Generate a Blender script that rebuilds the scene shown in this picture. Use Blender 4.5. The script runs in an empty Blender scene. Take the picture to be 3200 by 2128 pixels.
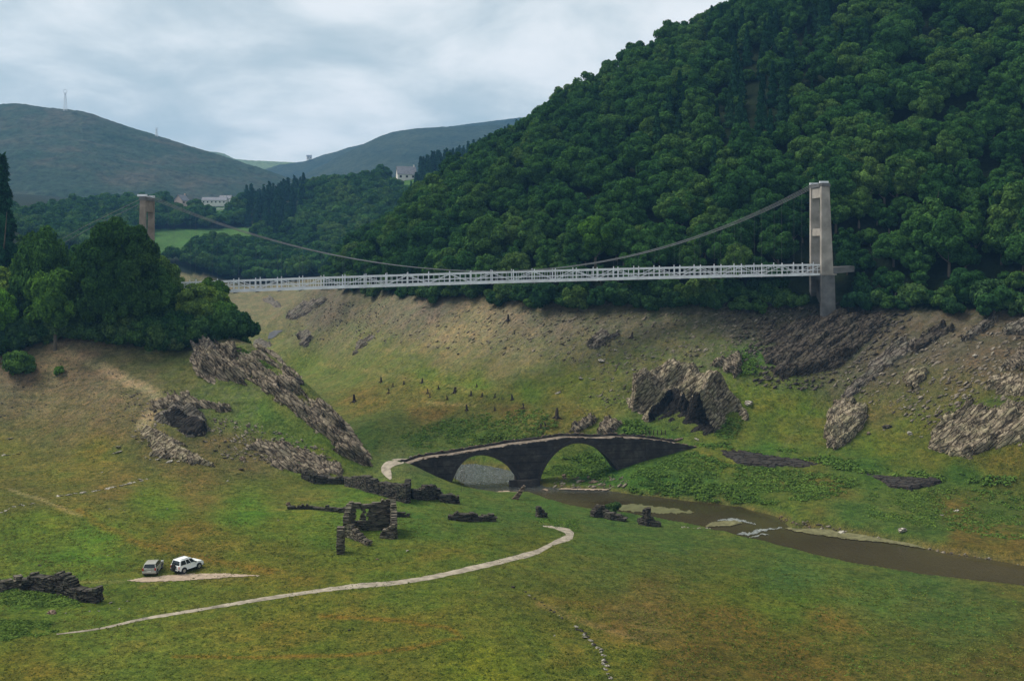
import bpy, math, random
import numpy as np
from mathutils import Vector, Matrix, Euler
R = math.radians
S = bpy.context.scene
C = S.collection
rng = np.random.default_rng(7)
random.seed(7)

# ------------------------------------------------------------------ camera
F = 3200.0; CX = 1600.0; HY = 780.0; CZ = 50.0
cam_d = bpy.data.cameras.new('camera'); cam = bpy.data.objects.new('camera', cam_d); C.objects.link(cam)
cam.location = (0, 0, CZ); cam.rotation_euler = (R(90), 0, 0)
cam_d.sensor_width = 36; cam_d.lens = 36; cam_d.shift_y = -(1064-HY)/3200.0
cam_d.clip_start = 0.5; cam_d.clip_end = 20000
S.camera = cam
# ------------------------------------------------------------------ world
SUN_EL, SUN_AZ = 54.0, -80.0       # azimuth from +Y, negative = to the left
w = bpy.data.worlds.new('World'); S.world = w; w.use_nodes = True
nt = w.node_tree; nt.nodes.clear()
def N(t, ty, **k):
    n = t.nodes.new(ty)
    for a, b in k.items():
        if a == 'ins':
            for i, v in b.items(): n.inputs[i].default_value = v
        else: setattr(n, a, b)
    return n
def ramp(t, stops, interp='LINEAR'):
    n = t.nodes.new('ShaderNodeValToRGB'); cr = n.color_ramp; cr.interpolation = interp
    while len(cr.elements) < len(stops): cr.elements.new(0.5)
    for e, (p, c) in zip(cr.elements, stops):
        e.position = p; e.color = (c[0], c[1], c[2], 1) if len(c) == 3 else c
    return n
sky = N(nt, 'ShaderNodeTexSky', sky_type='NISHITA', sun_disc=False, sun_elevation=R(SUN_EL), sun_rotation=R(SUN_AZ))
skm = N(nt, 'ShaderNodeMixRGB', blend_type='MULTIPLY', ins={0: 1.0, 2: (0.10, 0.10, 0.10, 1)})
tc = N(nt, 'ShaderNodeTexCoord')
sep = N(nt, 'ShaderNodeSeparateXYZ')
L = nt.links.new
L(sky.outputs[0], skm.inputs[1]); L(tc.outputs['Generated'], sep.inputs[0])
zz = N(nt, 'ShaderNodeMath', operation='MAXIMUM', ins={1: 0.0}); L(sep.outputs[2], zz.inputs[0])
za = N(nt, 'ShaderNodeMath', operation='ADD', ins={1: 0.30}); L(zz.outputs[0], za.inputs[0])
dx = N(nt, 'ShaderNodeMath', operation='DIVIDE'); dy = N(nt, 'ShaderNodeMath', operation='DIVIDE')
L(sep.outputs[0], dx.inputs[0]); L(za.outputs[0], dx.inputs[1]); L(sep.outputs[1], dy.inputs[0]); L(za.outputs[0], dy.inputs[1])
cmb = N(nt, 'ShaderNodeCombineXYZ'); L(dx.outputs[0], cmb.inputs[0]); L(dy.outputs[0], cmb.inputs[1])
n1 = N(nt, 'ShaderNodeTexNoise', ins={'Scale': 2.3, 'Detail': 9.0, 'Roughness': 0.55, 'Distortion': 0.25}); L(cmb.outputs[0], n1.inputs['Vector'])
mp2 = N(nt, 'ShaderNodeMapping', ins={'Location': (4.1, 2.2, 0)}); L(cmb.outputs[0], mp2.inputs[0])
n2 = N(nt, 'ShaderNodeTexNoise', ins={'Scale': 0.8, 'Detail': 4.0, 'Roughness': 0.5}); L(mp2.outputs[0], n2.inputs['Vector'])
ad = N(nt, 'ShaderNodeMath', operation='ADD'); w1_ = N(nt, 'ShaderNodeMath', operation='MULTIPLY', ins={1: 1.35}); w2_ = N(nt, 'ShaderNodeMath', operation='MULTIPLY', ins={1: 0.65}); L(n1.outputs[0], w1_.inputs[0]); L(n2.outputs[0], w2_.inputs[0]); L(w1_.outputs[0], ad.inputs[0]); L(w2_.outputs[0], ad.inputs[1])
hf = N(nt, 'ShaderNodeMath', operation='MULTIPLY', ins={1: 0.5}); L(ad.outputs[0], hf.inputs[0])
cr = ramp(nt, [(0.38, (0.50, 0.60, 0.63)), (0.435, (0.60, 0.68, 0.70)), (0.48, (0.74, 0.80, 0.805)), (0.53, (0.88, 0.91, 0.905)), (0.585, (0.97, 0.98, 0.97))])
L(hf.outputs[0], cr.inputs[0])
mixs = N(nt, 'ShaderNodeMixRGB', ins={0: 0.88}); L(skm.outputs[0], mixs.inputs[1]); L(cr.outputs[0], mixs.inputs[2])
bg = N(nt, 'ShaderNodeBackground', ins={'Strength': 1.0}); L(mixs.outputs[0], bg.inputs[0])
wo = N(nt, 'ShaderNodeOutputWorld'); L(bg.outputs[0], wo.inputs[0])
# ------------------------------------------------------------------ sun
sd = bpy.data.lights.new('sun', 'SUN'); sun = bpy.data.objects.new('sun', sd); C.objects.link(sun)
HAZE = 0.00013
sd.energy = 4.6; sd.angle = R(30); sd.color = (1.0, 0.93, 0.82)
sv = Vector((math.sin(R(SUN_AZ))*math.cos(R(SUN_EL)), math.cos(R(SUN_AZ))*math.cos(R(SUN_EL)), math.sin(R(SUN_EL))))
sun.rotation_euler = sv.to_track_quat('Z', 'Y').to_euler()
S.view_settings.view_transform = 'Standard'; S.view_settings.look = 'None'
S.view_settings.gamma = 1; S.view_settings.exposure = 0.13
S.render.engine = 'CYCLES'
S.cycles.use_denoising = True
S.cycles.max_bounces = 5; S.cycles.diffuse_bounces = 2; S.cycles.glossy_bounces = 2; S.cycles.transmission_bounces = 3
S.cycles.transparent_max_bounces = 4; S.cycles.volume_bounces = 0
S.cycles.use_adaptive_sampling = True; S.cycles.adaptive_threshold = 0.01

# ------------------------------------------------------------------ numpy noise
def h2(ix, iy, s=0):
    n = (ix.astype(np.int64)*374761393 + iy.astype(np.int64)*668265263 + s*1274126177) & 0x7fffffff
    n = ((n ^ (n >> 13))*1274126177) & 0x7fffffff
    n = ((n ^ (n >> 16))*2246822519) & 0x7fffffff
    return ((n ^ (n >> 15)) & 0xffffff)/float(0xffffff)
def vnoise(x, y, s=0):
    ix = np.floor(x); iy = np.floor(y); fx = x-ix; fy = y-iy
    fx = fx*fx*fx*(fx*(fx*6-15)+10); fy = fy*fy*fy*(fy*(fy*6-15)+10)
    a = h2(ix, iy, s); b = h2(ix+1, iy, s); c = h2(ix, iy+1, s); d = h2(ix+1, iy+1, s)
    return (a*(1-fx)+b*fx)*(1-fy)+(c*(1-fx)+d*fx)*fy
def fbm(x, y, o=4, s=0, g=0.5):
    t = 0; a = 1; n = 0
    for i in range(o):
        t = t+a*(vnoise(x, y, s+i*17)*2-1); n += a; a *= g
        x, y = x*1.9+13.1+y*0.3, y*1.9+7.7-x*0.3/1.9
    return t/n
def ridged(x, y, o=4, s=0):
    t = 0; a = 1; n = 0
    for i in range(o):
        t = t+a*(1-np.abs(vnoise(x, y, s+i*31)*2-1)*2); n += a; a *= 0.5
        x, y = x*2.03+5.1, y*2.03+9.2
    return t/n
def facets(x, y, s=0, tilt=0.5):
    """Worley plates: random height and tilt per cell, and the crack distance."""
    ix = np.floor(x); iy = np.floor(y)
    b1 = np.full(x.shape, 9.0); b2 = np.full(x.shape, 9.0); hh = np.zeros(x.shape)
    for i in (-1, 0, 1):
        for j in (-1, 0, 1):
            cx, cy = ix+i, iy+j
            px = cx+h2(cx, cy, s+1); py = cy+h2(cx, cy, s+2)
            d = np.hypot(x-px, y-py)
            r = h2(cx, cy, s+3)*2-1 + tilt*((x-px)*(h2(cx, cy, s+4)*2-1)+(y-py)*(h2(cx, cy, s+5)*2-1))*2
            m = d < b1
            b2 = np.where(m, b1, np.minimum(b2, d)); hh = np.where(m, r, hh); b1 = np.where(m, d, b1)
    return hh, b2-b1
def sstep(a, b, x):
    t = np.clip((x-a)/(b-a), 0, 1); return t*t*(3-2*t)
def in_poly(px, py, poly):
    r = np.zeros(np.shape(px), bool); n = len(poly)
    for i in range(n):
        x0, y0 = poly[i]; x1, y1 = poly[(i+1) % n]
        if y0 == y1: continue
        c = ((y0 > py) != (y1 > py)) & (px < (x1-x0)*(py-y0)/(y1-y0)+x0)
        r ^= c
    return r
def seg_dist(px, py, poly, closed=True):
    d = np.full(np.shape(px), 1e9); n = len(poly)
    for i in range(n if closed else n-1):
        x0, y0 = poly[i]; x1, y1 = poly[(i+1) % n]
        ux, uy = x1-x0, y1-y0; l2 = ux*ux+uy*uy+1e-9
        t = np.clip(((px-x0)*ux+(py-y0)*uy)/l2, 0, 1)
        d = np.minimum(d, np.hypot(px-x0-t*ux, py-y0-t*uy))
    return d
# display coordinates of the full view (2358 wide) to photo pixels
K = 3200/2358.0
def dp(pts): return [(x*K, y*K) for x, y in pts]

# ------------------------------------------------------------------ object helpers
def mesh_np(name, v, f, smooth=False):
    me = bpy.data.meshes.new(name)
    v = np.asarray(v, np.float32); f = np.asarray(f, np.int32)
    k = f.shape[1]
    me.vertices.add(len(v)); me.vertices.foreach_set('co', v.ravel())
    me.loops.add(f.size); me.loops.foreach_set('vertex_index', f.ravel())
    me.polygons.add(len(f)); me.polygons.foreach_set('loop_start', np.arange(0, f.size, k, dtype=np.int32))
    me.polygons.foreach_set('loop_total', np.full(len(f), k, np.int32))
    if smooth: me.polygons.foreach_set('use_smooth', np.ones(len(f), bool))
    me.update(calc_edges=True); me.validate(); return me
def link(name, me, mat=None, parent=None, loc=None, rz=None):
    o = bpy.data.objects.new(name, me); C.objects.link(o)
    if mat is not None and me is not None and len(me.materials) == 0: me.materials.append(mat)
    if parent is not None: o.parent = parent
    if loc is not None: o.location = loc
    if rz is not None: o.rotation_euler = (0, 0, rz)
    return o
def tag(o, label, cat, group=None):
    o['label'] = label; o['category'] = cat
    if group: o['group'] = group
    return o
def empty(name, loc, label, cat, group=None, rz=0.0):
    o = bpy.data.objects.new(name, None); C.objects.link(o); o.location = loc; o.rotation_euler = (0, 0, rz)
    o.empty_display_size = 0.5
    return tag(o, label, cat, group)
def struct(o): o['kind'] = 'structure'; return o
def stuff(o): o['kind'] = 'stuff'; return o
def copy_tree(o, parent=None):
    c = o.copy(); C.objects.link(c); c.parent = parent
    for ch in list(o.children): copy_tree(ch, c)
    return c
class MB:
    """collects boxes, tubes, prisms into one mesh"""
    def __init__(s): s.v = []; s.f = []
    def add(s, vs, fs):
        b = len(s.v); s.v += [tuple(p) for p in vs]; s.f += [tuple(i+b for i in f) for f in fs]
    def box(s, c, d, rz=0.0, M=None, taper=1.0):
        x, y, z = d[0]/2, d[1]/2, d[2]/2
        vs = [Vector((sx*x*(taper if sz > 0 else 1), sy*y*(taper if sz > 0 else 1), sz*z)) for sz in (-1, 1) for sy in (-1, 1) for sx in (-1, 1)]
        m = M if M is not None else Matrix.Rotation(rz, 3, 'Z')
        vs = [m @ p + Vector(c) for p in vs]
        s.add(vs, [(0, 2, 3, 1), (4, 5, 7, 6), (0, 1, 5, 4), (2, 6, 7, 3), (0, 4, 6, 2), (1, 3, 7, 5)])
    def bar(s, a, b, wd, ht=None):
        a = Vector(a); b = Vector(b); d = b-a; l = d.length
        if l < 1e-6: return
        q = d.to_track_quat('Y', 'Z').to_matrix()
        s.box((a+b)/2, (wd, l, ht or wd), M=q)
    def tube(s, pts, rad, n=8, cap=True):
        pts = [Vector(p) for p in pts]; rads = rad if isinstance(rad, (list, tuple)) else [rad]*len(pts)
        base = len(s.v); up = Vector((0, 0, 1))
        for i, p in enumerate(pts):
            t = (pts[min(i+1, len(pts)-1)]-pts[max(i-1, 0)]).normalized()
            a = t.cross(up)
            if a.length < 1e-3: a = t.cross(Vector((1, 0, 0)))
            a.normalize(); b = t.cross(a)
            for k in range(n):
                th = 2*math.pi*k/n
                s.v.append(tuple(p+(a*math.cos(th)+b*math.sin(th))*rads[i]))
        for i in range(len(pts)-1):
            for k in range(n):
                k2 = (k+1) % n
                s.f.append((base+i*n+k, base+i*n+k2, base+(i+1)*n+k2, base+(i+1)*n+k))
        if cap:
            s.f.append(tuple(base+k for k in range(n))[::-1]); s.f.append(tuple(base+(len(pts)-1)*n+k for k in range(n)))
    def prism(s, poly, axis_pts):
        """poly: list of 3D pts; extruded by vector axis_pts"""
        n = len(poly); e = Vector(axis_pts)
        vs = [Vector(p) for p in poly]+[Vector(p)+e for p in poly]
        s.add(vs, [tuple(range(n))[::-1], tuple(range(n, 2*n))]+[(i, (i+1) % n, n+(i+1) % n, n+i) for i in range(n)])
    def build(s, name, mat, parent=None, smooth=False, bevel=0, loc=None):
        me = bpy.data.meshes.new(name); me.from_pydata(s.v, [], s.f)
        if smooth: me.polygons.foreach_set('use_smooth', [True]*len(me.polygons))
        me.update(); o = link(name, me, mat, parent, loc)
        if bevel:
            b = o.modifiers.new('bevel', 'BEVEL'); b.width = bevel; b.segments = 2; b.limit_method = 'ANGLE'
        return o

# ------------------------------------------------------------------ material helpers
def new_mat(name):
    m = bpy.data.materials.new(name); m.use_nodes = True; t = m.node_tree; t.nodes.clear()
    o = N(t, 'ShaderNodeOutputMaterial'); b = N(t, 'ShaderNodeBsdfPrincipled'); t.links.new(b.outputs[0], o.inputs[0])
    b.inputs['Specular IOR Level'].default_value = 0.25; b.inputs['Roughness'].default_value = 0.9
    return m, t, b
def noise(t, scale, detail=4, rough=0.55, vec=None, dist=0.0, stretch=None, rot=None):
    n = N(t, 'ShaderNodeTexNoise', ins={'Scale': scale, 'Detail': detail, 'Roughness': rough, 'Distortion': dist})
    if vec is None: vec = N(t, 'ShaderNodeTexCoord').outputs['Object']
    if stretch or rot:
        if rot:
            m0 = N(t, 'ShaderNodeMapping', ins={'Rotation': rot}); t.links.new(vec, m0.inputs[0]); vec = m0.outputs[0]
        if stretch:
            m = N(t, 'ShaderNodeMapping', ins={'Scale': stretch}); t.links.new(vec, m.inputs[0]); vec = m.outputs[0]
    t.links.new(vec, n.inputs['Vector']); return n
def mix(t, fac, a, b, blend='MIX'):
    n = N(t, 'ShaderNodeMixRGB', blend_type=blend)
    for i, x in ((0, fac), (1, a), (2, b)):
        if hasattr(x, 'links') or isinstance(x, bpy.types.NodeSocket): t.links.new(x, n.inputs[i])
        elif i == 0: n.inputs[0].default_value = x
        else: n.inputs[i].default_value = (x[0], x[1], x[2], 1)
    return n.outputs[0]
def bump(t, b, src, strength=0.5, dist=0.1):
    n = N(t, 'ShaderNodeBump', ins={'Strength': strength, 'Distance': dist}); t.links.new(src, n.inputs['Height'])
    t.links.new(n.outputs[0], b.inputs['Normal']); return n
def mmath(t, op, a, b=None):
    n = N(t, 'ShaderNodeMath', operation=op)
    for i, x in ((0, a), (1, b)):
        if x is None: continue
        if isinstance(x, bpy.types.NodeSocket): t.links.new(x, n.inputs[i])
        else: n.inputs[i].default_value = x
    return n.outputs[0]
def simple(name, col, rough=0.8, metal=0.0, var=0.25, scale=3.0, bmp=0.0, spec=0.25):
    m, t, b = new_mat(name); n = noise(t, scale, 6, 0.6)
    r = ramp(t, [(0.3, [c*(1-var) for c in col]), (0.7, [min(1, c*(1+var)) for c in col])]); t.links.new(n.outputs[0], r.inputs[0])
    t.links.new(r.outputs[0], b.inputs['Base Color']); b.inputs['Roughness'].default_value = rough; b.inputs['Metallic'].default_value = metal
    b.inputs['Specular IOR Level'].default_value = spec
    if bmp: bump(t, b, noise(t, scale*6, 5).outputs[0], bmp, 0.05)
    return m
def lin(c): return tuple(((x/255.)/12.92 if x/255. <= 0.04045 else ((x/255.+0.055)/1.055)**2.4) for x in c)

# ------------------------------------------------------------------ terrain
WL = 3.0     # water level
CP = []
def p(px, py, D): CP.append(((px-CX)/F*D, D, CZ-(py-HY)/F*D))
def e(px, D, z): CP.append(((px-CX)/F*D, D, z))
# ground towards the camera
for px in (-1500, 0, 1600, 3200, 4700):
    e(px, 25, 34); e(px, 55, 17)
for px, z in ((-1200, 13), (-200, 10.6), (600, 10), (1400, 9.8), (2200, 8.6), (2900, 7.0), (3600, 6)): e(px, 90, z)
# foreground meadow
for a in ((-1000, 128, 13), (-200, 128, 10.2), (300, 128, 9.9), (600, 128, 9.6), (1000, 126, 9.4), (1600, 128, 8.9), (2100, 128, 7.2), (2500, 125, 5.9), (2900, 118, 5.2), (3300, 118, 4.6),
          (-200, 160, 11.6), (200, 160, 11.0), (600, 160, 10.0), (1000, 158, 9.0), (1350, 160, 8.6), (1700, 155, 7.4), (2050, 150, 5.8), (2350, 145, 5.0),
          (-800, 180, 16), (1300, 178, 7.4), (1500, 180, 5.6), (1150, 180, 8.2), (1900, 168, 4.6), (1350, 192, 7.4), (1400,199,4.6), (1600, 192, 4.2)): e(*a)
# foot of the left spur and the spur
for a in ((0, 1390, 194), (300, 1400, 190), (600, 1455, 184), (900, 1500, 183), (1060, 1520, 183), (1180, 1480, 191), (1250, 1450, 195),
          (0, 1240, 210), (0, 1126, 222), (200, 1220, 212), (180, 1075, 225), (360, 1150, 216), (480, 1230, 206), (560, 1100, 222), (620, 1260, 204), (500, 1330, 196),
          (700, 1200, 209), (750, 1330, 198), (900, 1350, 198), (1050, 1450, 192), (850, 1420, 191), (740, 1060, 226), (850, 1110, 220),
          (945, 1190, 214), (1010, 1250, 210), (1085, 1340, 204), (1150, 1425, 198)): p(*a)
for a in ((-500, 222, 33), (0, 262, 34), (-200, 300, 46), (-800, 300, 70), (-1400, 260, 70), (0, 400, 60), (455, 242, 36), (250, 245, 34), (650, 245, 31), (455, 300, 30), (740, 255, 24),
          (900, 240, 13), (1000, 232, 8), (1100, 224, 5), (800, 275, 14), (1180, 214, 4.5), (650, 320, 16), (455, 400, 24), (600, 450, 16), (960, 262, 8), (1060, 250, 6.5)): e(*a)
# valley floor behind, far bank
for a in ((1250, 1430, 226), (1400, 1400, 230), (1400, 1300, 246), (1400, 1180, 264), (1400, 1080, 280), (1400, 940, 300),
          (1700, 1340, 226), (1700, 1200, 246), (1700, 1080, 260), (1700, 945, 274), (2000, 1340, 222), (2000, 1230, 234), (2000, 1100, 247), (2000, 955, 262),
          (2300, 1340, 220), (2300, 1250, 227), (2300, 1100, 241), (2300, 960, 256), (1150, 1330, 244), (1150, 1250, 266), (1150, 1100, 302), (1150, 1000, 322), (1150, 935, 336),
          (950, 1150, 330), (950, 1050, 375), (950, 960, 396), (960, 915, 408), (850, 1060, 440), (760, 1000, 480), (700, 930, 540), (860, 930, 545), (700, 885, 580), (860, 885, 585), (1050, 1180, 300)): p(*a)
# right bank, old road, right slope
for a in ((2100, 1482, 199), (2255, 1412, 209.5), (2130, 1455, 203.5), (2185, 1437, 205.5), (2000, 1478, 201.5), (2060, 1464, 203), (1960, 1506, 200), (1800, 1482, 211), (1800, 1430, 219), (1950, 1440, 213), (2050, 1390, 216), (2307, 1404, 211), (2551, 1442, 202), (2714, 1476, 194), (2985, 1503, 189), (3200, 1510, 186), (3600, 1530, 182),
          (2300, 1500, 196), (2600, 1560, 182), (2900, 1620, 172), (3200, 1650, 167),
          (2600, 1300, 222), (2600, 1150, 237), (2600, 1000, 251), (2800, 1400, 204), (3000, 1350, 203), (3000, 1150, 218), (3100, 990, 233), (3200, 1300, 197), (3200, 1120, 214), (3700, 1300, 185), (3700, 1000, 215), (2800, 1000, 243)): p(*a)
# forested hill on the right
for a in ((1060, 345, 34), (1004, 430, 33), (1150, 410, 45), (1310, 340, 50), (1310, 405, 62), (1601, 330, 62), (1601, 410, 88), (1954, 320, 75), (1954, 425, 117), (2293, 310, 84), (2293, 410, 137),
          (2800, 300, 88), (2800, 400, 167), (3300, 290, 92), (3300, 390, 190), (3900, 280, 95), (3900, 380, 200), (4700, 300, 120),
          (1150, 470, 40), (1310, 490, 46), (1601, 500, 70), (1954, 520, 95), (2293, 520, 120), (2800, 520, 150), (3300, 520, 170), (4500, 520, 200), (1150, 560, 40), (1400, 600, 60)): e(*a)
# middle distance
for a in ((600, 600, 45), (600, 680, 53), (600, 750, 66), (600, 850, 85), (600, 1000, 82), (300, 600, 48), (300, 850, 86), (0, 600, 60), (0, 850, 90), (-600, 600, 80), (-1400, 500, 90), (-600, 900, 120),
          (780, 700, 56), (780, 760, 68), (780, 850, 86), (900, 640, 42), (950, 800, 92), (1100, 700, 68), (1100, 800, 98), (1269, 800, 104.5), (1200, 900, 98), (1000, 900, 92), (1357, 900, 112), (1493, 900, 128), (1620, 900, 147), (2000, 850, 150),
          (1300, 700, 75), (1000, 1000, 88), (1400, 1080, 110), (3000, 900, 190), (4700, 900, 200), (2000, 1080, 140)): e(*a)
CPa = np.array(CP)
def phi(r2): return np.sqrt(r2+36.0)
A_ = CPa[:, :2]; n_ = len(A_)
dm = ((A_[:, None, :]-A_[None, :, :])**2).sum(-1)
M_ = np.zeros((n_+3, n_+3)); M_[:n_, :n_] = -phi(dm)+np.eye(n_)*0.0
sc_ = 100.0
M_[:n_, n_] = 1; M_[:n_, n_+1:] = A_/sc_; M_[n_, :n_] = 1; M_[n_+1:, :n_] = (A_/sc_).T
W_ = np.linalg.solve(M_, np.concatenate([CPa[:, 2], [0, 0, 0]]))
def rbf(X, Y):
    z = W_[n_]+W_[n_+1]*X/sc_+W_[n_+2]*Y/sc_
    for i in range(n_): z = z-W_[i]*phi((X-A_[i, 0])**2+(Y-A_[i, 1])**2)
    return z
def bm(px, py, z): D = (CZ-z)*F/(py-HY); return ((px-CX)/F*D, D)
river_px = [(3700, 1905), (3189, 1839), (2850, 1798), (2578, 1750), (2375, 1696), (2171, 1649), (1968, 1608), (1790, 1588), (1712, 1566), (1650, 1540), (1560, 1545), (1480, 1530), (1420, 1495), (1395, 1470), (1380, 1452),
            (1480, 1448), (1570, 1462), (1660, 1490), (1700, 1520), (1760, 1526), (1900, 1530), (1954, 1542), (2144, 1562), (2307, 1583), (2443, 1618), (2480, 1650), (2580, 1655), (2700, 1672), (2850, 1700), (2972, 1728), (3200, 1768), (3700, 1830)]
river_w = [bm(a, b, WL) for a, b in river_px]
cols = np.concatenate([np.arange(-1800, -100, 34), np.arange(-100, 3300, 7.5), np.arange(3300, 5000, 34)]).astype(float)
def rows_():
    r = [25.0]
    while r[-1] < 1100:
        d = r[-1]; k = 0.010 if d < 85 else 0.0034 if d < 290 else 0.0045 if d < 340 else 0.008
        r.append(d*(1+k))
    return np.array(r)
rows = rows_()
PXg, Dg = np.meshgrid(cols, rows)
Xg = (PXg-CX)/F*Dg
Zb = rbf(Xg, Dg)
# broad relief and small relief
slope_right = sstep(205, 235, Dg)*sstep(6, 16, Zb)*(Dg < 420)
Zb = Zb+fbm(Xg/38, Dg/38, 3, 3)*0.55
Zb = Zb+fbm(Xg/7, Dg/7, 4, 9)*(0.16+0.30*slope_right)
# gullies and ribs running down the right slope, leaning like the rock beds
qa = Xg*0.75-Dg*0.35-Zb*0.6; qb = Xg*0.5+Dg*0.6
Zb = Zb+ridged(qa/6.5, qb/30, 4, 41)*0.55*slope_right*sstep(-20, 90, Xg+20)+ridged(qa/2.2, qb/16, 4, 47)*0.42*slope_right*sstep(15, 27, Zb)
# terrace benches on the far bank
Zb = Zb+fbm(Xg/1.7, Dg/1.7, 3, 77)*(0.05+0.10*slope_right)
bz = slope_right*sstep(9, 13, Zb)*(1-sstep(33, 36, Zb))*(Xg < 60)
Zb = Zb+np.sin(Zb*5.2+fbm(Xg/25, Dg/25, 2, 15)*3)*0.09*bz
# dry mud terraces on the left
tan_l = sstep(14, 18, Zb)*(Dg < 235)*(Xg < -50)
Zb = Zb+np.sin(Zb*6+fbm(Xg/9, Dg/9, 3, 5)*5)*0.05*tan_l
# the hollow of the old lane behind the left meadow, the low bank by the path
Zb = np.where(Dg < 300, np.maximum(Zb, WL+0.35+fbm(Xg/3, Dg/3, 3, 8)*0.2), Zb)
near = (Dg > 120) & (Dg < 260) & (Xg > -45)
rx, ry = Xg[near], Dg[near]
rd = seg_dist(rx, ry, river_w); ri = in_poly(rx, ry, river_w)
wob = fbm(rx/4, ry/4, 3, 12)*0.9
sd_ = np.where(ri, -rd, rd)+wob
zn = Zb[near]
zn = np.where(sd_ < 0, WL-np.clip(-sd_*0.35, 0.02, 1.4), np.where(sd_ < 6, np.minimum(zn, WL+0.08+sd_*0.55+0.02*sd_*sd_), zn))
Zb[near] = zn
Zg = Zb
def grid_ij(X, Y):
    px = CX+F*X/Y
    j = np.interp(px, cols, np.arange(len(cols))); i = np.interp(Y, rows, np.arange(len(rows)))
    return i, j
def gz(X, Y, G=None):
    G = Zg if G is None else G
    X = np.asarray(X, float); Y = np.asarray(Y, float)
    i, j = grid_ij(X, Y)
    i0 = np.clip(np.floor(i).astype(int), 0, len(rows)-2); j0 = np.clip(np.floor(j).astype(int), 0, len(cols)-2)
    a = i-i0; b = j-j0
    return (G[i0, j0]*(1-b)+G[i0, j0+1]*b)*(1-a)+(G[i0+1, j0]*(1-b)+G[i0+1, j0+1]*b)*a
def hit(px, py, dmin=60):
    """where the sight line of a photo pixel meets the ground"""
    j = float(np.interp(px, cols, np.arange(len(cols)))); j0 = min(int(j), len(cols)-2); b = j-j0
    col = Zg[:, j0]*(1-b)+Zg[:, j0+1]*b
    ray = CZ-(py-HY)/F*rows
    ok = np.where((col >= ray) & (rows > dmin))[0]
    i = ok[0] if len(ok) else len(rows)-1
    D = rows[i]
    if i > 0:
        f0 = ray[i-1]-col[i-1]; f1 = ray[i]-col[i]
        if f0 > 0 and f1 <= 0: D = rows[i-1]+(rows[i]-rows[i-1])*f0/(f0-f1)
    return Vector(((px-CX)/F*D, D, float(CZ-(py-HY)/F*D)))
def at(px, D, dz=0.0):
    X = (px-CX)/F*D; return Vector((X, D, float(gz(X, D))+dz))
def pt(px, py, D): return Vector(((px-CX)/F*D, D, CZ-(py-HY)/F*D))

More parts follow.
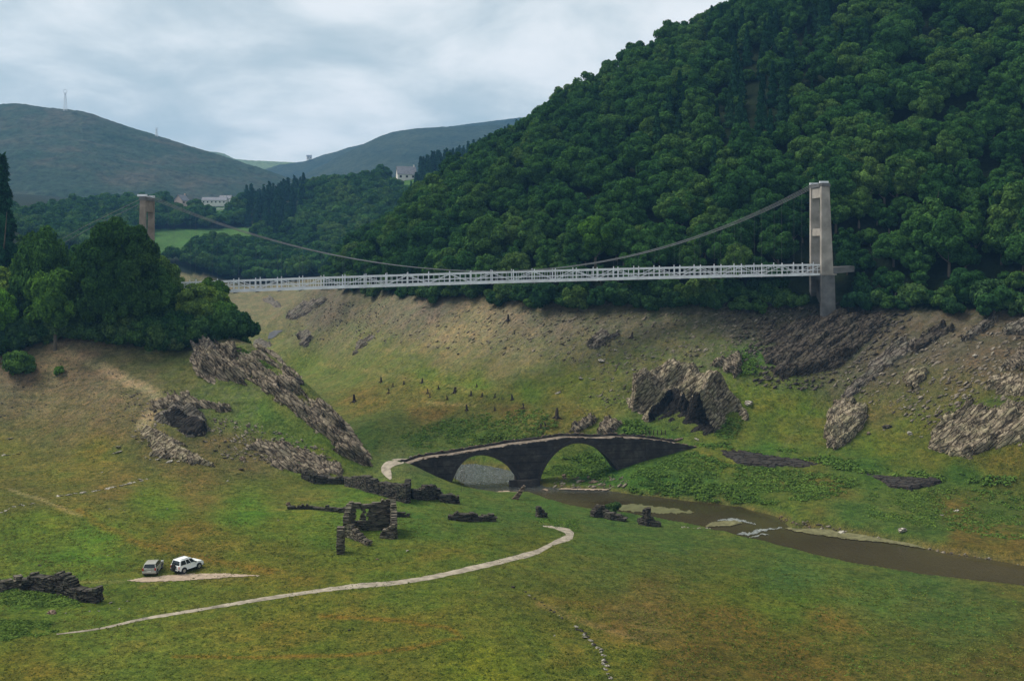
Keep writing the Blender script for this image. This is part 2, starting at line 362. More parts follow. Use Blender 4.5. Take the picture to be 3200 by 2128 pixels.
# --- colour of the ground, spot by spot (photo position, colour of the soil or grass there)
CC = [(50,2100,(100,98,40)),(400,2040,(98,108,50)),(200,1920,(88,102,45)),(700,2060,(100,104,46)),(1000,2090,(90,100,42)),(1500,2100,(104,110,34)),(1250,2010,(98,98,44)),(1650,2010,(92,98,44)),
 (1950,2050,(92,100,42)),(2150,2080,(104,80,40)),(2450,2080,(104,78,38)),(2900,2090,(88,88,44)),(3150,2060,(90,82,42)),(2000,1940,(112,86,50)),(2300,1960,(108,84,42)),(2600,1980,(98,90,44)),(2700,1880,(76,98,50)),(3000,1930,(72,94,50)),
 (2900,1830,(70,92,50)),(2450,1800,(70,96,52)),(2150,1750,(78,90,46)),(2300,1870,(88,94,40)),(2450,1890,(84,100,42)),(2100,1690,(70,92,48)),(1900,1640,(66,92,48)),
 (300,1700,(84,112,42)),(100,1650,(90,108,42)),(450,1650,(96,98,44)),(600,1670,(106,92,44)),(850,1720,(98,96,42)),(800,1600,(80,112,44)),(500,1580,(86,108,44)),(200,1500,(102,100,52)),(100,1560,(98,92,52)),(350,1530,(104,94,54)),(600,1500,(108,92,56)),(900,1540,(98,100,52)),
 (1000,1650,(86,106,44)),(1150,1580,(80,106,46)),(1300,1620,(72,100,48)),(1500,1700,(84,94,42)),(1400,1640,(74,96,46)),(1350,1720,(88,96,42)),(1650,1690,(86,92,42)),(1550,1620,(68,94,48)),(1700,1600,(66,94,48)),(900,1780,(96,94,42)),(1200,1800,(88,98,42)),
 (500,1900,(90,100,44)),(900,1900,(96,100,42)),(1300,1900,(88,102,46)),(1300,1950,(104,94,40)),(900,1960,(104,96,42)),(1700,1850,(88,90,44)),(1800,1900,(96,92,44)),(350,1830,(84,98,44)),(200,1850,(72,106,40)),(1900,1800,(82,94,48)),(2050,1850,(92,86,46)),
 (50,1180,(112,98,84)),(100,1240,(106,98,74)),(200,1300,(104,94,68)),(150,1350,(98,94,62)),(350,1330,(100,90,64)),(300,1180,(114,102,84)),(250,1110,(128,112,92)),(400,1150,(104,102,72)),(560,1150,(96,100,62)),(650,1180,(92,102,60)),(700,1240,(92,106,62)),(800,1290,(82,106,56)),(900,1380,(80,102,52)),(1000,1430,(84,100,48)),
 (620,1310,(82,92,52)),(700,1400,(98,88,62)),(800,1430,(96,88,60)),(560,1420,(92,86,60)),(300,1420,(98,98,48)),(0,1420,(100,98,52)),(400,1260,(108,96,72)),
 (1250,980,(108,104,90)),(1350,960,(106,98,92)),(1500,1010,(128,118,96)),(1420,1050,(140,126,98)),(1600,990,(112,106,92)),(1600,1080,(112,108,82)),(1750,1000,(104,100,88)),(1900,1020,(92,92,78)),(2050,1010,(92,94,76)),(2200,1000,(80,80,66)),(2300,1030,(70,68,64)),
 (1050,1050,(104,106,76)),(1150,1080,(100,106,66)),(1200,1130,(98,106,62)),(1400,1130,(110,106,74)),(1550,1150,(104,102,70)),(1350,1180,(88,106,48)),(1500,1200,(84,108,46)),(1650,1230,(84,106,46)),(1500,1240,(100,94,52)),(1300,1230,(104,96,54)),(1150,1240,(104,92,50)),(1350,1290,(106,86,50)),(1600,1290,(102,86,50)),(1250,1330,(78,90,48)),
 (1150,1370,(70,92,48)),(1400,1340,(72,92,46)),(1550,1340,(72,92,44)),(1300,1390,(66,90,46)),(1750,1300,(100,92,50)),(1800,1200,(96,106,52)),(1900,1150,(100,104,60)),(1850,1090,(98,98,72)),(2050,1120,(92,100,60)),(2150,1080,(98,100,70)),(2250,1080,(88,96,58)),
 (2350,1120,(70,110,44)),(2400,1050,(66,60,56)),(2500,1080,(60,56,50)),(2450,1180,(84,98,50)),(2350,1250,(92,106,46)),(2500,1270,(88,100,44)),(2450,1340,(88,96,44)),(2600,1200,(78,80,58)),(2650,1100,(66,62,54)),(2750,1150,(74,70,58)),(2900,1080,(82,76,66)),(3000,1050,(88,80,68)),(3100,1130,(94,80,68)),
 (2850,1220,(88,86,58)),(2750,1290,(96,90,56)),(2850,1330,(90,92,46)),(3000,1200,(88,84,60)),(3050,1260,(76,88,44)),(3150,1330,(84,92,44)),(3100,1460,(94,88,44)),(2950,1430,(88,90,42)),(2750,1400,(88,96,42)),(2700,1450,(58,88,42)),(2400,1400,(60,92,42)),(3000,1480,(54,84,40)),(2250,1430,(92,98,46)),
 (2500,1540,(78,92,44)),(2550,1510,(98,88,46)),(2200,1500,(62,92,46)),(2350,1560,(72,90,42)),(2700,1600,(66,92,48)),(2900,1640,(70,92,48)),(2850,1550,(74,94,46)),(3000,1590,(96,84,44)),(3100,1600,(70,90,46)),(3150,1720,(98,84,44)),(3000,1700,(96,80,42)),
 (2080,1520,(56,90,44)),(2000,1500,(60,94,44)),(1750,1480,(84,100,48)),(1850,1480,(50,86,40)),(1450,1440,(72,94,46)),(1650,1450,(84,98,50)),
 (750,1000,(110,106,84)),(850,940,(112,106,86)),(850,1010,(108,106,78)),(850,1080,(102,108,66)),(950,1130,(94,108,56)),(930,1060,(96,98,70)),(1000,1000,(90,88,78)),(1050,960,(88,84,76)),(700,940,(108,104,84)),(1100,1180,(92,104,58)),(2000,1380,(58,88,42)),(1250,1440,(84,96,60)),
 (2500,1000,(64,60,52)),(2700,1010,(62,58,50)),(3200,1040,(80,72,62)),(3600,1200,(84,84,52)),(-300,1300,(104,94,68)),(-300,1700,(90,100,44)),(3500,1900,(82,88,46))]
ca = np.array([(a, b) for a, b, _ in CC], float); cc = np.array([lin(c) for _, _, c in CC])
PYg = HY+(CZ-Zg)*F/Dg
wx = PXg+fbm(Xg/11, Dg/11, 4, 21)*42*200/np.maximum(Dg, 90); wy = PYg+fbm(Xg/11, Dg/11, 4, 33)*24*200/np.maximum(Dg, 90)
num = np.zeros(Zg.shape+(3,)); den = np.zeros(Zg.shape)
for (a, b), c in zip(ca, cc):
    d2 = ((wx-a)**2+((wy-b)*1.5)**2)+1200.0
    wgt = 1.0/d2**1.7
    num += wgt[..., None]*c; den += wgt
col = num/den[..., None]
lum = col.mean(-1, keepdims=True)
col = col*0.84+lum*np.array([1.17, 1.20, 0.50])*0.16*(0.45+0.55*np.clip(col[...,1:2]/(col[...,2:3]+1e-4)-1,0,1))+lum*0.16*0.55*(1-np.clip(col[...,1:2]/(col[...,2:3]+1e-4)-1,0,1))*np.array([1.1,1.0,0.9])
# fine colour patches: greener and browner tufts of low plants
v1 = fbm(Xg/5.5, Dg/5.5, 5, 51, 0.6); v2 = fbm(Xg/1.6, Dg/1.6, 4, 61, 0.6)
grassy = np.clip((col[..., 1]/(col[..., 2]+1e-4)-2.0)/2.2, 0, 1)
col = col*(1+v1[..., None]*0.30*np.array([1.0, 0.75, 0.9])+v2[..., None]*0.28)
shift = sstep(0.05, 0.45, v1)*grassy
col[..., 0] *= 1+0.12*shift; col[..., 1] *= 1-0.07*shift
col[..., 0] = np.where(grassy > 0.15, np.minimum(col[..., 0], 1.32*col[..., 1]), col[..., 0])
wl_ = np.sin(Zg*4.1+fbm(Xg/30, Dg/30, 3, 15)*3)*0.6+np.sin(Zg*9.3+fbm(Xg/20, Dg/20, 2, 18)*3)*0.4
col = col*(1+0.13*(wl_*(slope_right*sstep(9, 13, Zg)+tan_l*0.8))[..., None])
# bare brownish wheel ruts and contour bands
def band(pts, wpx, c, amt):
    d = seg_dist(PXg+fbm(Xg/4, Dg/4, 3, 71)*10, (PYg+fbm(Xg/4, Dg/4, 3, 72)*5), pts, False)
    m = np.clip(1-d/wpx, 0, 1)**0.8*amt*(0.75+0.5*vnoise(Xg*1.3, Dg*1.3, 5))*(Dg < 420)
    m = np.clip(m, 0, 1)[..., None]
    return m, np.array(lin(c))
for pts, wp, c, amt in [
    ([(540, 2050), (800, 2055), (1100, 2045), (1300, 2020), (1450, 1990), (1400, 1960), (1200, 1935), (1000, 1925)], 9, (122, 90, 46), 0.7),
    ([(250, 1595), (330, 1650), (450, 1700), (560, 1725), (700, 1760), (850, 1780)], 16, (122, 92, 50), 0.6),
    ([(30, 1530), (130, 1560), (250, 1610)], 9, (140, 124, 96), 0.8),
    ([(1690, 1885), (1800, 1930), (1900, 1970), (2000, 2000)], 16, (126, 106, 76), 0.75),
    ([(1000, 1135), (1150, 1160), (1450, 1215), (1620, 1235)], 6, (132, 118, 84), 0.55),
    ([(1330, 1258), (1490, 1268)], 5, (150, 130, 96), 0.8),
    ([(1180, 1093), (1300, 1100), (1420, 1108)], 7, (136, 122, 86), 0.6),
    ([(170, 1075), (300, 1140), (400, 1190), (480, 1225), (495, 1260), (440, 1330)], 24, (156, 140, 114), 1.2),
    ([(440, 1835), (520, 1812), (600, 1800), (760, 1808)], 8, (136, 118, 84), 0.5), ([(0, 1822), (200, 1815), (390, 1818)], 7, (150, 136, 108), 0.5),
    ([(2420, 1430), (2700, 1080)], 9, (92, 96, 70), 0.5),
    ([(2090, 1085), (1950, 1150)], 12, (80, 74, 68), 0.4)]:
    m, c_ = band(pts, wp, c, amt); col = col*(1-m)+c_*m
# wet mud and pebbles along the waterline
mud = np.zeros(Zg.shape); mud[near] = sstep(1.6, 0.3, sd_)*(0.6+0.5*vnoise(rx*0.4, ry*0.4, 3))
mud = np.clip(mud, 0, 1)[..., None]; col = col*(1-mud*0.75)+np.array(lin((104, 92, 66)))*mud*0.75
# forest floor
wood = ((Dg > 212) | (Xg < -30)) & (Zg > 36.3+fbm(Xg/9, Dg/9, 2, 4)*0.6) | ((Dg > 585)) | ((Dg > 229+fbm(Xg/6, Dg/6, 2, 6)*4) & (PXg < 800) & (Xg < -50) & (Zg > 20) & (Dg < 330))
field1 = dp([(340, 528), (480, 527), (600, 524), (575, 545), (620, 553), (560, 565), (470, 571), (440, 590), (300, 600)])
field2 = dp([(380, 478), (470, 466), (560, 456), (555, 478), (510, 490), (430, 490)])
field3 = [(1225, 560), (1300, 548), (1310, 582), (1240, 592)]
infield = (in_poly(PXg, PYg, field1) | in_poly(PXg, PYg, field2) | in_poly(PXg, PYg, field3)) & (Dg > 560)
wm = (wood & ~infield)[..., None]
col = np.where(wm, np.array(lin((26, 38, 20))), col)
col = np.where(infield[..., None], np.array(lin((64, 98, 48)))*(1+v1[..., None]*0.3+v2[..., None]*0.2), col)
col = np.clip(col*(np.array([0.76, 0.86, 0.52])*grassy[..., None]+np.array([0.78, 0.79, 0.71])*(1-grassy[..., None])), 0.004, 0.8)
nr, nc = Zg.shape
V = np.stack([Xg, Dg, Zg], -1).reshape(-1, 3)
ii, jj = np.meshgrid(np.arange(nr-1), np.arange(nc-1), indexing='ij')
a0 = (ii*nc+jj).ravel(); Fq = np.stack([a0, a0+1, a0+nc+1, a0+nc], -1)
me = mesh_np('ground', V, Fq, True)
ca_ = me.color_attributes.new('Col', 'FLOAT_COLOR', 'POINT')
rgba = np.ones((nr*nc, 4), np.float32); rgba[:, :3] = col.reshape(-1, 3); al_ = np.clip(np.maximum(slope_right*(0.15+0.85*sstep(15, 26, Zg)), tan_l*0.45)+0.03, 0, 1)
rgba[:, 3] = np.where(wood, 0, al_).ravel()
ca_.data.foreach_set('color', rgba.ravel())

GK = 1.0   # albedo gain of the colour table
m_ground, t, b = new_mat('ground_soil_and_grass')
at_ = N(t, 'ShaderNodeAttribute', attribute_name='Col')
tcn = N(t, 'ShaderNodeTexCoord').outputs['Object']
na = noise(t, 1.1, 8, 0.68, tcn); nb = noise(t, 5.0, 5, 0.7, tcn); nc_ = noise(t, 0.22, 4, 0.6, tcn)
r1 = ramp(t, [(0.32, (0.48, 0.56, 0.56)), (0.48, (1, 1, 1)), (0.64, (1.5, 1.36, 1.3))]); t.links.new(na.outputs[0], r1.inputs[0])
r2 = ramp(t, [(0.36, (0.52, 0.60, 0.58)), (0.5, (1, 1, 1)), (0.62, (1.6, 1.45, 1.3))]); t.links.new(nb.outputs[0], r2.inputs[0])
r3 = ramp(t, [(0.35, (0.86, 0.98, 0.9)), (0.65, (1.16, 1.02, 1.05))]); t.links.new(nc_.outputs[0], r3.inputs[0])
c1 = mix(t, 1.0, at_.outputs['Color'], r1.outputs[0], 'MULTIPLY'); c2 = mix(t, 1.0, c1, r2.outputs[0], 'MULTIPLY'); c3 = mix(t, 1.0, c2, r3.outputs[0], 'MULTIPLY')
# loose stones and bare earth streaks on the steep banks
bare = ramp(t, [(0.46, (0, 0, 0)), (0.60, (1, 1, 1))]); nsr = noise(t, 0.9, 7, 0.72, tcn, 0.3, (0.35, 1, 1.3), (0, R(40.0), 0)); t.links.new(nsr.outputs[0], bare.inputs[0])
c4 = mix(t, mmath(t, 'MULTIPLY', mmath(t, 'MULTIPLY', bare.outputs[0], at_.outputs['Alpha']), 0.42), c3, mix(t, noise(t, 2.5, 4, 0.6, tcn).outputs[0], (0.05, 0.043, 0.034), (0.27, 0.235, 0.185)))
t.links.new(c4, b.inputs['Base Color'])
hh = mmath(t, 'ADD', mmath(t, 'MULTIPLY', na.outputs[0], 1.0), mmath(t, 'MULTIPLY', nb.outputs[0], 0.35))
bump(t, b, hh, 1.0, 0.7)
b.inputs['Specular IOR Level'].default_value = 0.08
g_o = struct(link('ground', me, m_ground))

# ------------------------------------------------------------------ far hills
def far_hill(name, sil, Dc, Df, zf, Db, mat, rough=6.0, nx=400, ny=90, s=0, conc=1.3, px0=None, px1=None):
    sx = np.array([a for a, _ in sil], float); sy = np.array([b for _, b in sil], float)
    px = np.linspace(px0 if px0 is not None else sx[0], px1 if px1 is not None else sx[-1], nx)
    py = np.interp(px, sx, sy)
    zc = CZ-(py-HY)/F*Dc
    tt = np.linspace(0, 1.25, ny)
    P_, T_ = np.meshgrid(px, tt)
    D_ = np.where(T_ <= 1, Df+(Dc-Df)*T_, Dc+(Db-Dc)*(T_-1)/0.25)
    Zc = np.broadcast_to(zc, P_.shape)
    z = np.where(T_ <= 1, zf+(Zc-zf)*np.clip(T_, 0, 1)**conc, Zc-(Zc-zf)*((T_-1)/0.25)**1.5*0.5)
    X_ = (P_-CX)/F*D_
    amp = np.sin(np.clip(T_, 0, 1)*math.pi)*1.0
    z = z+fbm(X_/260, D_/260, 4, s)*rough*3*amp+fbm(X_/40, D_/40, 4, s+5)*rough*0.35*np.clip(amp+0.3, 0, 1)
    z = z+np.abs(fbm(X_/9, D_/9, 3, s+9))*rough*0.22
    n1_, n2_ = P_.shape
    i_, j_ = np.meshgrid(np.arange(n1_-1), np.arange(n2_-1), indexing='ij'); a_ = (i_*n2_+j_).ravel()
    m_ = mesh_np(name, np.stack([X_, D_, z], -1).reshape(-1, 3), np.stack([a_, a_+1, a_+n2_+1, a_+n2_], -1), True)
    return struct(link(name, m_, mat))
def hill_mat(name, cA, cB, cC, sc=0.012, bs=0.9):
    m, t, b = new_mat(name); v = N(t, 'ShaderNodeTexCoord').outputs['Object']
    n = noise(t, sc, 6, 0.6, v, 0.4); n2_ = noise(t, 0.09, 6, 0.75, v)
    r = ramp(t, [(0.32, cA), (0.5, cB), (0.66, cC)]); t.links.new(n.outputs[0], r.inputs[0])
    q = ramp(t, [(0.34, (0.45, 0.5, 0.5)), (0.5, (1, 1, 1)), (0.68, (1.5, 1.45, 1.4))]); t.links.new(n2_.outputs[0], q.inputs[0])
    t.links.new(mix(t, 1.0, r.outputs[0], q.outputs[0], 'MULTIPLY'), b.inputs['Base Color'])
    bump(t, b, n2_.outputs[0], bs, 6.0); b.inputs['Specular IOR Level'].default_value = 0.05
    return m
m_heath = hill_mat('heath_hill', (0.018, 0.040, 0.026), (0.030, 0.050, 0.034), (0.058, 0.060, 0.044))
m_wood_far = hill_mat('wooded_hill', (0.018, 0.032, 0.020), (0.026, 0.040, 0.024), (0.036, 0.050, 0.030))
m_pasture = hill_mat('far_pasture', (0.08, 0.12, 0.06), (0.10, 0.14, 0.07), (0.08, 0.11, 0.06), 0.006, 0.2)
far_hill('hillside', dp([(-900, 150), (-300, 215), (0, 241), (40, 239), (90, 246), (190, 257), (215, 264), (300, 294), (352, 309), (400, 325), (470, 347), (520, 362), (600, 388), (660, 409), (710, 428), (760, 455), (860, 520)]), 1500, 1040, 60, 2000, m_heath, 9.0, 500, 140, 2, 1.05)
far_hill('hillside', dp([(380, 330), (470, 348), (500, 350), (517, 354), (540, 366), (575, 369), (640, 372), (700, 375), (760, 392), (900, 420), (1200, 430)]), 2700, 1900, 70, 3000, m_pasture, 5.0, 240, 50, 7, 1.2)
far_hill('hillside', dp([(520, 420), (640, 380), (700, 372), (720, 366), (745, 356), (775, 349), (800, 340), (845, 330), (900, 308), (1200, 270), (1500, 250)]), 2500, 1700, 60, 2900, m_wood_far, 6.0, 260, 60, 11, 1.2)
far_hill('hillside', dp([(560, 470), (640, 436), (700, 404), (760, 372), (800, 350), (845, 328), (880, 312), (905, 304), (950, 297), (1010, 293), (1100, 290), (1180, 286), (1300, 280), (1600, 268), (2600, 180), (4000, 200)]), 2100, 1300, 60, 2700, m_wood_far, 7.0, 420, 110, 15, 1.15)
# plain that closes the ground to the horizon
pm = MB(); pm.add([(-9000, 1900, 30), (9000, 1900, 30), (9000, 9000, 30), (-9000, 9000, 30)], [(0, 1, 2, 3)])
struct(pm.build('distant_land', m_pasture))

# ------------------------------------------------------------------ river
m_water, t, b = new_mat('river_water')
v = N(t, 'ShaderNodeTexCoord').outputs['Object']
nw = noise(t, 0.05, 3, 0.5, v); rw = ramp(t, [(0.35, (0.026, 0.021, 0.010)), (0.65, (0.042, 0.036, 0.017))]); t.links.new(nw.outputs[0], rw.inputs[0])
b.inputs['Roughness'].default_value = 0.08; b.inputs['IOR'].default_value = 1.33; b.inputs['Specular IOR Level'].default_value = 0.5
w1 = noise(t, 1.6, 5, 0.6, v, 0.6, (1.0, 0.45, 1)); sw = N(t, 'ShaderNodeSeparateXYZ'); t.links.new(v, sw.inputs[0])
sky_refl = N(t, 'ShaderNodeMapRange', ins={1: 197.0, 2: 207.0, 3: 0.0, 4: 1.0}); t.links.new(sw.outputs[1], sky_refl.inputs[0])
tn = ramp(t, [(0.35, (0.055, 0.066, 0.072)), (0.65, (0.10, 0.118, 0.125))]); t.links.new(noise(t, 1.2, 6, 0.7, v, 0.6, (1, 0.35, 1)).outputs[0], tn.inputs[0])
t.links.new(mix(t, sky_refl.outputs[0], rw.outputs[0], tn.outputs[0]), b.inputs['Base Color'])  # farther water: grey-blue sky reflection off ripples painted into the base colour
rip = N(t, 'ShaderNodeMapRange', ins={1: 190.0, 2: 204.0, 3: 0.15, 4: 5.0}); t.links.new(sw.outputs[1], rip.inputs[0])
bump(t, b, mmath(t, 'MULTIPLY', w1.outputs[0], rip.outputs[0]), 0.8, 0.3)
wb = MB(); wb.add([(-36, 112, WL), (170, 112, WL), (170, 236, WL), (-36, 236, WL)], [(0, 1, 2, 3)])
struct(wb.build('river', m_water))
m_foam = simple('rapids_foam', (0.17, 0.185, 0.18), 0.3, 0, 0.8, 2.5, 0.6)
# ------------------------------------------------------------------ haze
hz = MB(); hz.box((0, 1600, 210), (5200, 3600, 460)); haze = hz.build('haze', None); stuff(haze)
mh = bpy.data.materials.new('haze_air'); mh.use_nodes = True; t = mh.node_tree; t.nodes.clear()
o_ = N(t, 'ShaderNodeOutputMaterial'); pv = N(t, 'ShaderNodeVolumePrincipled', ins={'Density': HAZE, 'Anisotropy': 0.1, 'Color': (0.20, 0.48, 0.90, 1)})
t.links.new(pv.outputs[0], o_.inputs['Volume']); haze.data.materials.append(mh)

# ------------------------------------------------------------------ foliage
def leaf_quads(c, nrm, size, rg, elong=1.6):
    """c (n,3) centres, nrm (n,3) rough normals -> verts, faces of small bent leaf sprays"""
    n = len(c)
    nn = nrm+rg.normal(0, 0.34, (n, 3)); nn /= np.linalg.norm(nn, axis=1, keepdims=True)+1e-9
    r_ = rg.normal(0, 1, (n, 3)); a = np.cross(nn, r_); a /= np.linalg.norm(a, axis=1, keepdims=True)+1e-9
    b_ = np.cross(nn, a); sz = size*(0.6+0.8*rg.random((n, 1)))
    a = a*sz*elong*0.5; b_ = b_*sz*0.5
    v = np.stack([c-a, c-b_*0.9+nn*sz*0.15, c+a, c+b_*0.9+nn*sz*0.15], 1).reshape(-1, 3)
    f = np.arange(n*4).reshape(n, 4)
    return v, f
def ico_np(sub):
    import bmesh
    bm_ = bmesh.new(); bmesh.ops.create_icosphere(bm_, subdivisions=sub, radius=1.0)
    v = np.array([x.co[:] for x in bm_.verts]); f = np.array([[q.index for q in g.verts] for g in bm_.faces]); bm_.free(); return v, f
ICO1 = ico_np(1); ICO2 = ico_np(2); ICO3 = ico_np(3); ICO4 = ico_np(4); ICO5 = ico_np(5)
def crown_mesh(name, seed, rad, zc, rz, nl, nleaf, leaf, lobe=(0.30, 0.46), low=-0.45, mat=None, solid=0.80, box=1.0):
    rg = np.random.default_rng(seed)
    d = rg.normal(0, 1, (nl*3, 3)); d /= np.linalg.norm(d, axis=1, keepdims=True); d = d[d[:, 2] > low][:nl]; nl = len(d)
    if box != 1.0: d = np.sign(d)*np.abs(d)**box; d *= np.array([0.95, 0.95, 1.0])
    rr = 0.50+0.42*rg.random((nl, 1))**0.8
    lc = d*rr*np.array([rad, rad, rz])+np.array([0, 0, zc]); lr = rad*(lobe[0]+(lobe[1]-lobe[0])*rg.random(nl))
    k = rg.choice(nl, nleaf, p=lr**2/np.sum(lr**2))
    q = rg.normal(0, 1, (nleaf, 3)); q /= np.linalg.norm(q, axis=1, keepdims=True)
    out = d[k]; q = q+out*0.55; q /= np.linalg.norm(q, axis=1, keepdims=True)
    P_ = lc[k]+q*(lr[k]*(0.80+0.36*rg.random(nleaf)))[:, None]*np.array([1, 1, 0.85])
    v, f = leaf_quads(P_, q, leaf, rg)
    sv_, sf = ICO1; vs = [v]; fs = [f]; base = len(v)
    tv = []; 
    for i in range(nl):
        tv.append((sv_*lr[i]*solid*np.array([1, 1, 0.85])+lc[i]))
    tv.append(sv_*np.array([rad, rad, rz])*0.62+np.array([0, 0, zc]))
    tv = np.concatenate(tv); tf = np.concatenate([sf+i*len(sv_) for i in range(nl+1)])
    # triangles as degenerate-free separate mesh pieces: build with mixed polygons
    V_ = np.concatenate([v, tv]); me = bpy.data.meshes.new(name)
    nq = len(f); ntr = len(tf); tf = tf+base
    me.vertices.add(len(V_)); me.vertices.foreach_set('co', V_.astype(np.float32).ravel())
    li = np.concatenate([f.ravel(), tf.ravel()]).astype(np.int32)
    me.loops.add(len(li)); me.loops.foreach_set('vertex_index', li)
    ls = np.concatenate([np.arange(nq)*4, nq*4+np.arange(ntr)*3]).astype(np.int32); lt = np.concatenate([np.full(nq, 4), np.full(ntr, 3)]).astype(np.int32)
    me.polygons.add(nq+ntr); me.polygons.foreach_set('loop_start', ls); me.polygons.foreach_set('loop_total', lt)
    me.update(calc_edges=True); me.validate()
    if mat: me.materials.append(mat)
    return me
def conifer_mesh(name, seed, h, rad, n, leaf, mat):
    rg = np.random.default_rng(seed)
    u = rg.random(n)**0.75; z = h*(0.06+0.94*(1-u)); th = rg.random(n)*2*math.pi
    tier = 0.78+0.22*np.cos(z/h*h*2.6+rg.normal(0, 0.3, n)); branch = 0.82+0.30*np.cos(th*5+z*1.7)*0.6
    r_ = rad*u**0.85*tier*branch*(0.70+0.32*rg.random(n))
    c = np.stack([r_*np.cos(th), r_*np.sin(th), z-r_*0.22], -1)
    nr_ = np.stack([np.cos(th)*0.7, np.sin(th)*0.7, np.full(n, 0.7)], -1)
    v, f = leaf_quads(c, nr_, leaf, rg, 2.0)
    m_ = []
    k = 9; a = np.arange(k)/k*2*math.pi
    cv = [(rad*0.62*math.cos(x), rad*0.62*math.sin(x), h*0.05) for x in a]+[(0, 0, h*0.97)]
    V_ = np.concatenate([v, np.array(cv)]); base = len(v)
    me = bpy.data.meshes.new(name); nq = len(f)
    tf = np.array([[base+i, base+(i+1) % k, base+k] for i in range(k)])
    me.vertices.add(len(V_)); me.vertices.foreach_set('co', V_.astype(np.float32).ravel())
    li = np.concatenate([f.ravel(), tf.ravel()]).astype(np.int32)
    me.loops.add(len(li)); me.loops.foreach_set('vertex_index', li)
    me.polygons.add(nq+k); me.polygons.foreach_set('loop_start', np.concatenate([np.arange(nq)*4, nq*4+np.arange(k)*3]).astype(np.int32))
    me.polygons.foreach_set('loop_total', np.concatenate([np.full(nq, 4), np.full(k, 3)]).astype(np.int32))
    me.update(calc_edges=True); me.validate(); me.materials.append(mat); return me
def leaf_mat(name, cols_, tl=0.25):
    m = bpy.data.materials.new(name); m.use_nodes = True; t = m.node_tree; t.nodes.clear()
    o = N(t, 'ShaderNodeOutputMaterial'); oi = N(t, 'ShaderNodeObjectInfo'); geo = N(t, 'ShaderNodeNewGeometry')
    wn = N(t, 'ShaderNodeTexWhiteNoise', noise_dimensions='3D'); t.links.new(oi.outputs['Location'], wn.inputs['Vector'])
    big = noise(t, 0.022, 3, 0.6, geo.outputs['Position'])
    fac = mmath(t, 'ADD', mmath(t, 'MULTIPLY', wn.outputs['Value'], 0.62), mmath(t, 'MULTIPLY', mmath(t, 'SUBTRACT', big.outputs[0], 0.28), 1.1))
    r = ramp(t, [(0.05, cols_[0]), (0.35, cols_[1]), (0.65, cols_[2]), (0.97, cols_[3])]); t.links.new(fac, r.inputs[0])
    n2_ = noise(t, 0.55, 3, 0.6, geo.outputs['Position']); q = ramp(t, [(0.3, (0.62, 0.66, 0.66)), (0.7, (1.42, 1.36, 1.25))]); t.links.new(n2_.outputs[0], q.inputs[0])
    c_ = mix(t, 1.0, r.outputs[0], q.outputs[0], 'MULTIPLY')
    n4_ = noise(t, 2.4, 2, 0.6, geo.outputs['Position']); q4 = ramp(t, [(0.36, (0.50, 0.55, 0.58)), (0.5, (0.95, 0.95, 0.95)), (0.64, (1.65, 1.5, 1.35))]); t.links.new(n4_.outputs[0], q4.inputs[0]); c_ = mix(t, 1.0, c_, q4.outputs[0], 'MULTIPLY')
    c_ = mix(t, 1.0, c_, oi.outputs['Color'], 'MULTIPLY')
    df = N(t, 'ShaderNodeBsdfDiffuse', ins={'Roughness': 0.6}); tr = N(t, 'ShaderNodeBsdfTranslucent'); ms = N(t, 'ShaderNodeMixShader', ins={0: tl})
    t.links.new(c_, df.inputs[0]); t.links.new(c_, tr.inputs[0]); t.links.new(df.outputs[0], ms.inputs[1]); t.links.new(tr.outputs[0], ms.inputs[2])
    t.links.new(ms.outputs[0], o.inputs[0]); return m
m_leaf = leaf_mat('broadleaf_foliage', [(0.018, 0.058, 0.020), (0.030, 0.086, 0.025), (0.046, 0.115, 0.029), (0.078, 0.142, 0.038)])
m_con = leaf_mat('conifer_foliage', [(0.010, 0.040, 0.022), (0.014, 0.052, 0.026), (0.019, 0.062, 0.030), (0.028, 0.074, 0.034)], 0.12)
m_shr = leaf_mat('shrub_foliage', [(0.026, 0.070, 0.026), (0.040, 0.098, 0.032), (0.060, 0.125, 0.038), (0.09, 0.15, 0.05)])
m_bark = simple('bark', (0.10, 0.085, 0.065), 0.95, 0, 0.35, 2.0, 0.6)
def trunk_mesh(name, h, r, seed):
    rg = random.Random(seed); b_ = MB()
    pts = [(0, 0, -1.0), (0.05*h*rg.uniform(-.4, .4), 0, h*0.3), (0.05*h*rg.uniform(-1, 1), 0.05*h*rg.uniform(-1, 1), h*0.6), (0.06*h*rg.uniform(-1, 1), 0.06*h*rg.uniform(-1, 1), h*0.88)]
    b_.tube(pts, [r*1.25, r, r*0.65, r*0.2], 7)
    for k in range(5):
        a = rg.uniform(0, 6.28); z0 = h*rg.uniform(0.3, 0.65); L_ = h*rg.uniform(0.22, 0.34)
        b_.tube([(0, 0, z0), (math.cos(a)*L_*0.5, math.sin(a)*L_*0.5, z0+L_*0.4), (math.cos(a)*L_, math.sin(a)*L_, z0+L_)], [r*0.5, r*0.3, r*0.1], 5)
    me = bpy.data.meshes.new(name); me.from_pydata(b_.v, [], b_.f); me.update(); me.materials.append(m_bark); return me
SHP = [(4.6, 6.2, 5.0), (5.2, 6.0, 4.4), (3.6, 7.4, 6.2), (4.9, 6.6, 5.4), (4.0, 6.8, 5.2), (5.4, 5.4, 4.0), (3.2, 6.4, 5.6), (4.5, 7.2, 5.6)]
crowns = [crown_mesh('crown', 100+i, a, b_, c_, 34+4*(i % 3), 4300, 0.50, (0.17, 0.34), mat=m_leaf, solid=0.74) for i, (a, b_, c_) in enumerate(SHP)]
trunks = [trunk_mesh('trunk', 9.0, 0.28, 5+i) for i in range(3)]
conifers = [conifer_mesh('crown', 200+i, 15.0, 2.7+0.2*i, 2600, 0.55, m_con) for i in range(3)]
